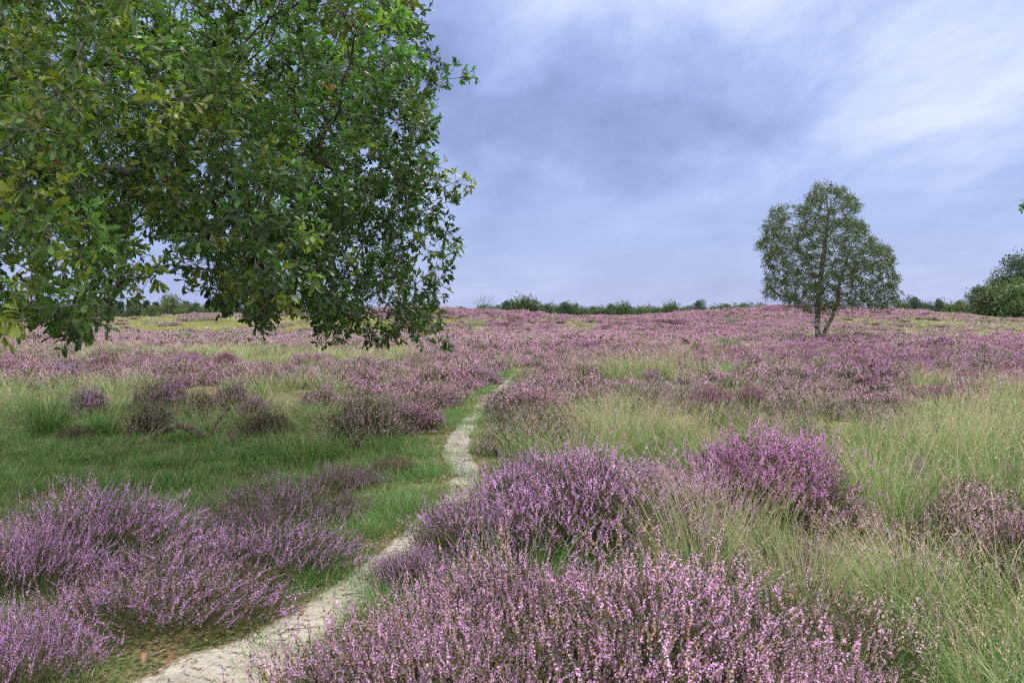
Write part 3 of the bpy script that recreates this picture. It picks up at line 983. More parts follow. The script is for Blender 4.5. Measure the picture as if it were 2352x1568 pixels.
OAK_POLY = [(-400, -900), (900, -900), (935, -60), (965, 0), (985, 55), (960, 105), (1000, 140), (1025, 165), (1015, 205), (1000, 225), (1005, 270), (1008, 320), (990, 375),
            (1010, 385), (1040, 415), (1035, 440), (985, 462), (975, 490), (1015, 502), (1040, 545), (1058, 590), (1042, 645), (1000, 672), (985, 700), (1005, 735), (985, 755), (940, 750), (925, 795),
            (880, 795), (850, 755), (800, 770), (745, 762), (730, 730), (690, 705), (640, 725), (570, 735), (520, 700), (475, 715), (465, 690), (480, 650), (465, 605), (430, 575), (390, 545), (335, 525),
            (290, 545), (265, 575), (280, 600), (310, 625), (290, 650), (255, 660), (240, 690), (255, 730), (210, 740), (195, 765), (170, 785), (120, 790), (60, 795), (0, 790), (-60, 790), (-400, 800)]


def build_oak():
    rg = random.Random(3); ng = np.random.default_rng(3)
    root = (-7.4, 9.3)
    # volume of the crown: a broad dome that hangs low, clipped to the outline
    A = []
    tries = 0
    while len(A) < 5200 and tries < 60:
        tries += 1
        q = ng.uniform(-1, 1, (9000, 3))
        r = np.linalg.norm(q, axis=1)
        q = q[(r < 1) & (r > .15)]; r = np.linalg.norm(q, axis=1)
        keep = ng.uniform(0, 1, len(q)) < .25 + .75 * r ** 2.2
        q = q[keep]
        p = np.stack([-6.6 + q[:, 0] * 6.7, 9.0 + q[:, 1] * 4.5, 5.0 + q[:, 2] * np.where(q[:, 2] > 0, 5.5, 4.6)], 1)
        px, py, zc = project(p[:, 0], p[:, 1], p[:, 2])
        ok = (zc > 4.6) & (p[:, 2] > .7)
        ok &= (p[:, 2] > 1.15) | (p[:, 0] > -7)
        inside = in_poly(px, py, OAK_POLY)
        off = (px < -150) | (py < -120)
        ok &= inside | off
        gap = np.sin(p[:, 0] * 2.3 + p[:, 2] * 1.7 + .4) * np.sin(p[:, 1] * 1.9 - p[:, 2] * 2.1 + 1) > -.42       # boughs with sky between them
        ok &= gap
        ok &= ~((px < 480) & (py > 500) & (ng.uniform(0, 1, len(p)) < .45))
        # off-frame parts carry fewer twigs
        ok &= (~off) | (ng.uniform(0, 1, len(p)) < .35)
        # the low left branches are the near ones
        nearleft = (px < 360) & (py > 560)
        ok &= (~nearleft) | (zc < 7.6)
        rightlow = (px > 420) & (py > 560)
        ok &= (~rightlow) | ((zc > 7.2) & (zc < 12.5))
        A.extend(p[ok].tolist())
    A = A[:5200]
    # the boughs that hang low on the near left and on the right
    for c_, r_, n_ in (((-3.7, 6.1, 2.3), (2.4, 1.6, 2.1), 420), ((-2.7, 9.7, 2.6), (2.5, 2.2, 2.4), 1100), ((-5.2, 7.4, 3.6), (2.4, 1.8, 2.2), 320)):
        B_ = []
        while len(B_) < n_:
            q = ng.uniform(-1, 1, (6000, 3)); q = q[np.linalg.norm(q, axis=1) < 1]
            p = np.array(c_) + q * np.array(r_)
            px, py, zc = project(p[:, 0], p[:, 1], p[:, 2])
            gap = np.sin(p[:, 0] * 3.1 + p[:, 2] * 2.2) * np.sin(p[:, 1] * 2.7 - p[:, 2] * 3.3 + 1) > -.35     # boughs, not a solid
            ok = in_poly(px, py, OAK_POLY) & (p[:, 2] > .75) & gap & (zc > 4.4)
            B_.extend(p[ok].tolist())
        A.extend(B_[:n_])
    # a few single twigs that reach out of the outline
    extra = []
    for (a_, b_, d) in (((1000, 185), (1085, 175), 9.8), ((985, 440), (1068, 412), 9.6), ((1000, 720), (1030, 820), 9.0), ((900, 780), (900, 815), 9.2), ((700, 720), (735, 790), 8.6),
                        ((440, 620), (440, 690), 7.4), ((965, 110), (980, 50), 10.2), ((180, 760), (300, 760), 5.6), ((220, 640), (280, 735), 5.2), ((40, 790), (190, 800), 5.4)):
        for t in np.linspace(0, 1, 6):
            r = ray(a_[0] + (b_[0] - a_[0]) * t, a_[1] + (b_[1] - a_[1]) * t)
            extra.append(tuple(Vector((0, 0, CAMZ)) + r * (d + .1 * math.sin(t * 9))))
    A += extra
    # trunk and first limbs
    P, Q = [], []

    def chain(p0, pts, parent, step=.3):
        last, li = Vector(p0), parent
        for e in pts:
            e = Vector(e); n = max(1, int((e - last).length / step)); s = last.copy()
            for i in range(1, n + 1):
                w = Vector((rg.gauss(0, .03), rg.gauss(0, .03), rg.gauss(0, .03)))
                P.append(tuple(s.lerp(e, i / n) + w)); Q.append(li); li = len(P) - 1
            last = e
        return li
    P.append((root[0], root[1], -.1)); Q.append(-1)
    c1 = chain(P[0], [(-7.35, 9.3, 1.6), (-7.2, 9.4, 3.0)], 0)
    chain(P[c1], [(-6.2, 9.2, 4.2), (-4.9, 9.3, 4.6), (-3.7, 9.6, 4.3), (-2.6, 9.8, 3.6)], c1)
    chain(P[c1], [(-6.6, 8.4, 4.6), (-5.6, 7.6, 5.3), (-4.6, 7.2, 5.2)], c1)
    chain(P[c1], [(-6.9, 9.8, 5.0), (-6.2, 10.4, 7.0), (-5.8, 10.4, 8.6)], c1)
    chain(P[c1], [(-7.0, 10.6, 4.0), (-5.2, 11.8, 4.8), (-3.4, 12.0, 4.4)], c1)
    chain(P[c1], [(-8.6, 9.6, 4.4), (-10.4, 9.8, 5.0)], c1)
    chain(P[c1], [(-6.6, 8.0, 3.3), (-5.9, 6.9, 3.4)], c1)
    chain(P[c1], [(-6.2, 9.6, 6.0), (-4.4, 9.8, 6.6), (-2.8, 10.2, 6.4)], c1)
    chain(P[c1], [(-5.4, 9.0, 3.3), (-3.9, 8.8, 3.2), (-2.6, 8.9, 2.4), (-1.8, 9.0, 1.6)], c1)
    pos, par = colonize((P, Q), A, .17, .27, 2.6, rg, 120, .03, .2)
    rad, kids, cnt = branch_radii(par, .0042, .47, .36)
    print('oak nodes', len(pos), time.time() - T0)
    tree = link('oak_tree', None, None, (root[0], root[1], gz(*root)))
    tag(tree, 'big oak with lobed green leaves overhanging the left of the heath', 'tree')
    off = np.array([root[0], root[1], gz(*root)])
    wb = wood(pos - off, par, rad, .05)
    # leafy twigs
    tipish = np.nonzero(cnt <= 6)[0]
    lv = MB()
    dirp = np.zeros_like(pos); ch = par >= 0
    dirp[ch] = norm(pos[ch] - pos[par[ch]])
    tw0, tw1, LP, LD, LN, LS, LC, LHI = [], [], [], [], [], [], [], []
    for i in tipish:
        p = pos[i]
        px, py, zc = project(*p)
        vis = -200 < px < 1200 and -150 < py < 1000
        nt = 8 if kids[i] == 0 else 5
        if not vis: nt = 1
        tint = ng.uniform(0, 1); lit_bough = 1 if (p[0] < -2.2 and p[1] < 7.4) else 0; light = (.50 + .2 * lit_bough) + 1.6 * max(0.0, mnoise.noise(Vector(tuple(p * .9)))) + 1.1 * max(0.0, mnoise.noise(Vector(tuple(p * 2.3 + 7))))  # near-left bough brightened and yellowed: its lit look is put into the colour
        for _ in range(nt):
            d = norm((dirp[i] * .7 + ng.normal(0, .75, 3))[None])[0]
            ln = ng.uniform(.08, .24)
            e = p + d * ln
            tw0.append(p); tw1.append(e)
            m = ng.integers(5, 9)
            f = ng.uniform(.35, 1.0, m) ** .7
            LP.append(p + (e - p) * f[:, None])
            LD.append(np.repeat(d[None], m, 0))
            LS.append(ng.uniform(.058, .108, m) * (.75 if ng.uniform() < .3 else 1.0))
            base = OAKG[ng.integers(0, 5)] * .55 + OAKG[ng.integers(0, 5, m)] * .45
            if lit_bough: base = base * np.array([1.22, 1.04, 1.0])
            if tint > .93 - .1 * lit_bough: base = base * .35 + np.array([.19, .23, .03]) * .65
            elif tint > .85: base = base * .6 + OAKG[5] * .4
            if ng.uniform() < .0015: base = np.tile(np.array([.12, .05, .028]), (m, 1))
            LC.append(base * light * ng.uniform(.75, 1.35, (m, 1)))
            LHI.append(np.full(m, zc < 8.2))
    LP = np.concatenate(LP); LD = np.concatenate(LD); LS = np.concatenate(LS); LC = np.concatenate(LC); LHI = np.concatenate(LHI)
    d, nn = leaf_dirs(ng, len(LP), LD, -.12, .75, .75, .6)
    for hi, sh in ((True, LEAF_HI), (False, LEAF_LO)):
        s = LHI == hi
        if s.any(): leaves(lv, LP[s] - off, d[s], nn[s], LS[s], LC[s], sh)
    frustums(wb, np.array(tw0) - off, np.array(tw1) - off, np.full(len(tw0), .0032), np.full(len(tw0), .0018), 3, np.array([.1, .1, .1]))
    link('trunk', wb.mesh('oak_trunk', M_OAKBARK, True), tree)
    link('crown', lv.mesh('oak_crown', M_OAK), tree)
    open('/tmp/log','a').write('oak %d leaves %d t %.1f\n' % (len(pos), len(LP), time.time() - T0))


BIRCH_POLY = [(1870, 417), (1905, 412), (1945, 432), (1972, 450), (1980, 500), (2000, 530), (2020, 545), (2050, 570), (2058, 610), (2066, 650), (2078, 690), (2040, 705), (1990, 704), (1950, 706), (1925, 708),
              (1870, 712), (1840, 710), (1815, 700), (1780, 690), (1748, 680), (1758, 640), (1755, 610), (1738, 560), (1745, 520), (1760, 500), (1770, 475), (1800, 470), (1815, 485), (1835, 460), (1855, 450)]


def build_birch():
    rg = random.Random(5); ng = np.random.default_rng(5)
    b = on_ground(1884, 782)
    d0 = b.y
    mp = d0 / F_PX * K           # metres per measuring px at the tree
    def W(px, py, dy=0.0):
        r = ray(px, py); t = (d0 + dy) / r.y
        return tuple(Vector((0, 0, CAMZ)) + r * t)
    A = []
    cxp, czp = W(1905, 590)[0], W(1905, 590)[2]
    while len(A) < 2300:
        q = ng.uniform(-1, 1, (5000, 3)); r = np.linalg.norm(q, axis=1)
        q = q[r < 1]; r = r[r < 1]
        q = q[ng.uniform(0, 1, len(q)) < .3 + .7 * r]
        p = np.stack([cxp + q[:, 0] * 190 * mp, d0 + q[:, 1] * 165 * mp, czp + q[:, 2] * 195 * mp], 1)
        px, py, zc = project(p[:, 0], p[:, 1], p[:, 2])
        ok = in_poly(px, py, BIRCH_POLY) & (np.sin(p[:, 0] * 2.6 + p[:, 2] * 1.3) * np.sin(p[:, 1] * 2.2 - p[:, 2] * 1.9) > -.6) & ~(((px - 1818) / 14) ** 2 + ((py - 500) / 28) ** 2 < 1)
        A.extend(p[ok].tolist())
    A = A[:2300]
    P, Q = [], []

    def chain(pts, parent):
        li = parent
        last = Vector(P[parent])
        for e in pts:
            e = Vector(e); n = max(1, int((e - last).length / .2)); s = last.copy()
            for i in range(1, n + 1):
                P.append(tuple(s.lerp(e, i / n) + Vector((rg.gauss(0, .012), rg.gauss(0, .012), 0)))); Q.append(li); li = len(P) - 1
            last = e
        return li
    P.append((W(1881, 782)[0], d0, b.z - .05)); Q.append(-1)
    P.append((W(1890, 782)[0], d0 + .05, b.z - .05)); Q.append(-1)
    s1 = chain([W(1876, 750), W(1878, 720), W(1880, 690), W(1884, 640, .2), W(1895, 560, .1), W(1905, 480)], 0)
    chain([W(1896, 755), W(1912, 725), W(1924, 690, -.2), W(1930, 640, -.5), W(1950, 580, -.6)], 1)
    pos, par = colonize((P, Q), A, .17, .24, 2.2, rg, 120, -.04, .12)
    # two tree feet: give each stem its own radius from the number of tips above it
    rad, kids, cnt = branch_radii(par, .0080, .45, .15)
    off = np.array([W(1884, 782)[0], d0, b.z])
    tree = link('birch_tree', None, None, tuple(off))
    tag(tree, 'lone birch with forked white trunk and fine olive green crown on the open heath', 'tree')
    thick = par.copy(); thick[rad < .055] = -1
    thin = par.copy(); thin[rad >= .055] = -1
    link('trunk', wood(pos - off, thick, rad, .04, (9, 6, 3)).mesh('birch_trunk', M_BIRCHBARK, True), tree)
    link('branches', wood(pos - off, thin, rad, .04, (6, 4, 3)).mesh('birch_branches', M_BARK, True), tree)
    tip = np.nonzero(cnt <= 4)[0]
    dirp = np.zeros_like(pos); ch = par >= 0; dirp[ch] = norm(pos[ch] - pos[par[ch]])
    LP, LC = [], []
    G4 = np.array([[.034, .072, .022], [.046, .086, .026], [.028, .062, .02], [.064, .084, .026]])
    for i in tip:
        for _ in range(6 if kids[i] == 0 else 5):
            d = dirp[i] * .5 + ng.normal(0, .7, 3); d[2] -= .15
            d /= np.linalg.norm(d); ln = ng.uniform(.15, .45)
            m = ng.integers(5, 8)
            f = ng.uniform(.1, 1, m)
            q = pos[i] + d * (ln * f)[:, None]; q[:, 2] -= .25 * ln * f ** 2
            LP.append(q + ng.normal(0, .03, q.shape))
            LC.append(G4[ng.integers(0, 4)] * ng.uniform(.75, 1.3, (m, 1)))
    LP = np.concatenate(LP) - off; LC = np.concatenate(LC)
    d, nn = leaf_dirs(ng, len(LP), np.zeros((len(LP), 3)), -.5, .7, .5, .7)
    mb = MB()
    leaves(mb, LP, d, nn, ng.uniform(.05, .08, len(LP)), LC, (np.array([0, .35, 1.]), np.array([.03, .36, .02])))
    link('crown', mb.mesh('birch_crown', M_BIRCH), tree)
    open('/tmp/log','a').write('birch %d leaves %d\n' % (len(pos), len(LP)))


def clump_tree(h, w, seed, cols, nlobes=16, nleaf=2600, ls=.22, trunk_h=.25, conic=0.0, sparse=1.0, bark=None):
    """a tree for the distance: limbs to leafy boughs, each bough many leaf-sized faces"""
    ng = np.random.default_rng(seed)
    wb, lv = MB(), MB()
    th = h * trunk_h
    pts = [(0, 0, -.4), (.02 * h, 0, th * .6), (0, .02 * h, th), (.03 * h, 0, h * .6), (0, 0, h * .88)]
    r = h * .022
    polyline_tube(wb, pts, [r * 1.3, r, r * .85, r * .5, r * .15], 7, np.array([.1, .1, .1]))
    q = norm(ng.normal(0, 1, (nlobes, 3))) * ng.uniform(.45, .95, (nlobes, 1))
    zc = th * .75 + (h - th * .75) * (q[:, 2] * .5 + .5)
    f = 1 - conic * np.clip((zc - th) / (h - th), 0, 1)
    c = np.stack([q[:, 0] * w * .42 * f, q[:, 1] * w * .42 * f, zc * .93], 1)
    cr = w * ng.uniform(.13, .25, nlobes) * (1 - .4 * conic)
    st = np.stack([c[:, 0] * .05, c[:, 1] * .05, np.maximum(c[:, 2] - np.hypot(c[:, 0], c[:, 1]) * .9, th * .5)], 1)
    frustums(wb, st, c, np.full(nlobes, r * .35), np.full(nlobes, r * .1), 4, np.array([.1, .1, .1]))
    li = ng.integers(0, nlobes, nleaf)
    dv = norm(ng.normal(0, 1, (nleaf, 3))) * (ng.uniform(0, 1, (nleaf, 1)) ** .45)
    p = c[li] + dv * cr[li][:, None] * np.array([1.15, 1.15, .8])
    # a fringe of twigs that stick out of the boughs
    p[:nleaf // 8] += dv[:nleaf // 8] * cr[li[:nleaf // 8]][:, None] * .35
    p[:, 2] = np.maximum(p[:, 2], .1)
    d, nn = leaf_dirs(ng, nleaf, dv, 0, .9, .6, .7)
    col = np.asarray(cols)[ng.integers(0, len(cols), nleaf)] * ng.uniform(.7, 1.35, (nleaf, 1)) * ng.uniform(.8, 1.2, (nlobes, 1))[li]
    leaves(lv, p, d, nn, ng.uniform(.6, 1.3, nleaf) * ls, col, (np.array([0, .4, 1.]), np.array([.05, .38, .05])))
    return wb, lv


FARG = [(.05, .085, .03), (.06, .10, .04), (.045, .075, .03)]
FARB = [(.045, .085, .05), (.05, .09, .055), (.04, .07, .045)]
FARO = [(.085, .115, .045), (.10, .13, .05), (.07, .10, .04)]
TREES = {}


def tree_kind(key, *a, **k):
    wb, lv = clump_tree(*a, **k)
    TREES[key] = (wb.mesh(key + '_trunk', M_BARK, True), lv.mesh(key + '_crown', M_FAR))


def build_far_trees():
    tree_kind('round_a', 5, 5.4, 61, FARG, 22, 3600, .26)
    tree_kind('round_b', 5, 4.4, 62, FARB, 18, 3000, .26)
    tree_kind('tall', 7, 3.6, 63, FARB, 18, 3000, .26, .2, .45)
    tree_kind('pine', 8, 3.2, 64, [(.03, .065, .05), (.035, .075, .055)], 18, 2600, .3, .15, .7)
    tree_kind('shrub', 3, 3.8, 65, FARO, 18, 3600, .16, .1)
    tree_kind('bare', 4, 4.4, 66, FARG, 26, 700, .12, .3)
    tree_kind('airy', 7, 4.2, 67, FARB, 22, 5200, .17, .3)
    tree_kind('bush', 3, 4.2, 68, FARG, 20, 5200, .14, .08)
    proto_h = {'round_a': 5, 'round_b': 5, 'tall': 7, 'pine': 8, 'shrub': 3, 'bare': 4, 'airy': 7, 'bush': 3}

    def plant(kind, name, px, top, d, wpx, label, cat='tree', group=None, foot=None):
        r = ray(px, 700); x = r.x * d / r.y
        z0 = gz(x, d)
        ztop = CAMZ + d * ray(px, top).z / ray(px, top).y
        h = max(ztop - z0, 1.0)
        s = h / proto_h[kind]
        base_w = {'round_a': 5.4, 'round_b': 4.4, 'tall': 3.6, 'pine': 3.2, 'shrub': 3.8, 'bare': 4.4, 'airy': 4.2, 'bush': 4.2}[kind]
        sw = (wpx * K / F_PX * d) / base_w if wpx else s
        o = link(name, None, None, (x, d, z0)); o.rotation_euler = (0, 0, rnd.uniform(0, 6.28)); o.scale = (sw, sw, s * 1.02)
        tag(o, label, cat, group)
        link('trunk', TREES[kind][0], o); link('crown', TREES[kind][1], o)
        return o
    g = 'trees along the far edge of the heath'
    plant('bare', 'sparse_tree', 1112, 672, 104, 68, 'small thin tree with see-through crown on the hill crest right of the oak')
    plant('round_a', 'broad_tree', 1208, 676, 118, 82, 'broadest dark green tree in the far treeline, right of the see-through tree')
    plant('round_b', 'round_tree', 1168, 688, 122, 44, 'low dark tree tucked against the left side of the broadest far tree', group=g)
    t_mid = 'blue-green tree in the far treeline in the dip between two heather hills'
    for px, top, wp, k_ in ((1256, 698, 60, 'round_b'), (1278, 694, 64, 'round_a'), (1300, 692, 48, 'round_b'), (1342, 701, 64, 'round_a'), (1364, 703, 52, 'round_b'), (1385, 700, 60, 'round_a'), (1405, 697, 50, 'round_b'), (1232, 702, 56, 'round_b')):
        plant(k_, 'treeline_tree', px, top, 165 + rnd.uniform(-12, 18), wp, t_mid, group='blue-green trees in the dip')
    plant('tall', 'tall_tree', 1320, 686, 160, 26, 'narrow tree with two tops standing above its neighbours in the central treeline', group=g)
    plant('round_a', 'round_tree', 1432, 689, 150, 50, 'full dark tree at the right end of the central treeline, before the gap of sky', group=g)
    t_r = 'low tree peeping over the long rise left of the lone birch'
    for px, top, wp in ((1474, 700, 56), (1502, 699, 56), (1580, 702, 60), (1640, 697, 64), (1665, 698, 60), (1690, 695, 66), (1715, 695, 60), (1740, 693, 64)):
        plant('round_b' if int(px) % 2 else 'round_a', 'treeline_tree', px, top, 165 + rnd.uniform(-10, 20), wp, t_r, group='low trees over the rise')
    plant('round_a', 'round_tree', 1538, 688, 160, 44, 'dome-shaped tree over the rise, just right of the gap in the treeline', group=g)
    plant('round_b', 'round_tree', 1608, 688, 170, 40, 'tree with flat top showing above the rise midway to the birch', group=g)
    t_b = 'dark green tree in the distant row right of the birch'
    for px, top, wp, k_ in ((2095, 680, 50, 'round_b'), (2130, 690, 40, 'round_a'), (2158, 686, 50, 'round_b'), (2185, 690, 44, 'round_a'), (2208, 688, 40, 'round_b'), (2070, 684, 40, 'round_a')):
        plant(k_, 'treeline_tree', px, top, 150 + rnd.uniform(-8, 14), wp, t_b, group='distant row right of the birch')
    # the thicket at the right edge
    plant('bush', 'leafy_bush', 2290, 655, 84, 120, 'broad dense green bush at the right edge behind the heath, left part of the thicket', 'bush')
    plant('bush', 'leafy_bush', 2345, 648, 80, 130, 'dense dark bush cut by the right edge of the view', 'bush')
    plant('airy', 'airy_tree', 2248, 636, 90, 64, 'small airy tree rising behind the left end of the right-hand thicket')
    plant('airy', 'airy_tree', 2312, 608, 88, 96, 'middle-sized airy tree behind the thicket at the right edge')
    plant('airy', 'airy_tree', 2350, 545, 86, 120, 'tallest airy tree of the right-hand thicket, cut by the frame')
    plant('shrub', 'shrub', 2215, 690, 96, 56, 'olive shrub at the left foot of the right-hand thicket', 'shrub')
    # left, seen under the oak branches
    plant('shrub', 'willow_shrub', 398, 668, 100, 68, 'rounded olive green shrub standing alone under the gap in the oak branches', 'shrub')
    t_l = 'grey-green bushy tree in the belt beyond the heath seen under the oak'
    for px, top, wp in ((165, 690, 60), (205, 684, 60), (252, 694, 50), (320, 698, 56), (345, 694, 50), (440, 692, 56), (480, 696, 50), (20, 690, 70), (80, 690, 70), (120, 694, 60), (520, 700, 50)):
        plant('shrub' if int(px) % 2 else 'round_a', 'belt_tree', px, top, 150 + rnd.uniform(-15, 15), wp, t_l, group='belt of trees beyond the heath')
    t_p = 'blue-green pine in the farthest row left, seen under the oak'
    for px, top in ((185, 680), (222, 678), (275, 686), (300, 684), (318, 688), (338, 684), (360, 688), (425, 686), (450, 690), (500, 690), (540, 692), (60, 680), (110, 682)):
        plant('pine', 'pine_tree', px, top, 230 + rnd.uniform(-15, 20), 34, t_p, group='far pines')
    # continuous wood behind all of these
    pts = []
    for i in range(420):
        a = rnd.uniform(-.85, .85); d = rnd.uniform(255, 330)
        x = a * d; s = rnd.uniform(.75, 1.15)
        px, py, _z = project(x, d, 2.0)
        if 1000 < px < 2080: s *= .95
        pts.append((x, d, -.6, 0, 0, rnd.uniform(0, 6.28), s, s, s * rnd.uniform(.8, 1.1), rnd.randrange(2)))
    wa, la = clump_tree(6.5, 6.5, 71, FARB, 14, 900, .55); wb2, lb = clump_tree(7, 5.5, 72, FARB, 14, 900, .55, .2, .4)
    scatter('woods', pts, [proto('woods_source', merge(wa, la), M_FAR), proto('woods_source', merge(wb2, lb), M_FAR)])


def build_right_oak():
    """an oak that stands just outside the frame at the right: only the ends of its branches show"""
    rg = random.Random(8); ng = np.random.default_rng(8)
    root = (15.6, 17.5)
    polyR = [(2338, 440), (2352, 420), (2352, 500), (2340, 480), (2330, 470)]
    A = []
    while len(A) < 900:
        q = ng.uniform(-1, 1, (3000, 3)); q = q[np.linalg.norm(q, axis=1) < 1]
        p = np.stack([15.4 + q[:, 0] * 4.9, 17.3 + q[:, 1] * 4.6, 4.3 + q[:, 2] * 3.4], 1)
        px, py, zc = project(p[:, 0], p[:, 1], p[:, 2])
        ok = (px > 2395) | ((px > 2338) & (py > 424) & (py < 500)) | ((px > 2344) & (py > 600) & (py < 660)) | ((px > 2348) & (py > 530) & (py < 550))
        A.extend(p[ok].tolist())
    A = A[:900]
    for _ in range(70):
        up_ = ng.uniform() < .6
        A.append(tuple(Vector((0, 0, CAMZ)) + ray(ng.uniform(2337, 2365) + (0 if up_ else 6), ng.uniform(425, 500) if up_ else ng.uniform(600, 662)) * ng.uniform(16.4, 17.8)))
    for (ax_, ay_) in ((2338, 440), (2336, 465), (2344, 455), (2342, 490), (2347, 625), (2345, 645)):
        A.append(tuple(Vector((0, 0, CAMZ)) + ray(ax_, ay_) * 17))
    P = [(root[0], root[1], -.1)]; Q = [-1]
    for i in range(1, 13): P.append((root[0] - .02 * i, root[1] - .02 * i, i * .28)); Q.append(i - 1)
    pos, par = colonize((P, Q), A, .25, .4, 4.0, rg, 90, .0, .18)
    rad, kids, cnt = branch_radii(par, .005, .48, .22)
    off = np.array([root[0], root[1], gz(*root)])
    tree = link('oak_tree', None, None, tuple(off))
    tag(tree, 'oak mostly out of view whose leafy branch ends poke in at the right edge', 'tree')
    wb = wood(pos - off, par, rad, .05)
    tip = np.nonzero(cnt <= 4)[0]
    dirp = np.zeros_like(pos); ch = par >= 0; dirp[ch] = norm(pos[ch] - pos[par[ch]])
    LP, LD, LC = [], [], []
    for i in tip:
        for _ in range(3):
            d = norm((dirp[i] * .7 + ng.normal(0, .7, 3))[None])[0]; ln = ng.uniform(.06, .2); m = 6
            LP.append(pos[i] + d * (ln * ng.uniform(.3, 1, m))[:, None]); LD.append(np.repeat(d[None], m, 0))
            LC.append(OAKG[ng.integers(0, 5, m)] * ng.uniform(.8, 1.25, (m, 1)))
    LP = np.concatenate(LP); LD = np.concatenate(LD); LC = np.concatenate(LC)
    d, nn = leaf_dirs(ng, len(LP), LD, -.1, .7, .8, .6)
    lv = MB(); leaves(lv, LP - off, d, nn, ng.uniform(.07, .11, len(LP)), LC, LEAF_LO)
    link('trunk', wb.mesh('oak_trunk', M_OAKBARK, True), tree)
    link('crown', lv.mesh('oak_crown', M_OAK), tree)


# ------------------------------------------------------------------ heather bushes and grass tussocks one can point at
BUSH = {}


def bush_kind(key, *a, **k):
    fo, fw = heather(*a, **k)
    BUSH[key] = (fo.mesh(key + '_sprigs', M_SPRIG), fw.mesh(key + '_flowers', M_FLOWER))


def set_bush(kind, px, py, r, h, label, name='heather_bush', group=None, rot=None, xy=None, ry=None):
    p = on_ground(px, py) if xy is None else Vector((xy[0], xy[1], gz(*xy)))
    o = link(name, None, None, p)
    o.rotation_euler = (0, 0, rnd.uniform(-.5, .5) if rot is None else rot)
    s0, h0 = BUSH_SIZE[kind]
    o.scale = (r / s0, (ry or r) / s0, h / h0)
    tag(o, label, 'heather', group)
    link('sprigs', BUSH[kind][0], o); link('flowers', BUSH[kind][1], o)
    FOOT.append((p.x, p.y, r))
    return o


BUSH_SIZE = {}


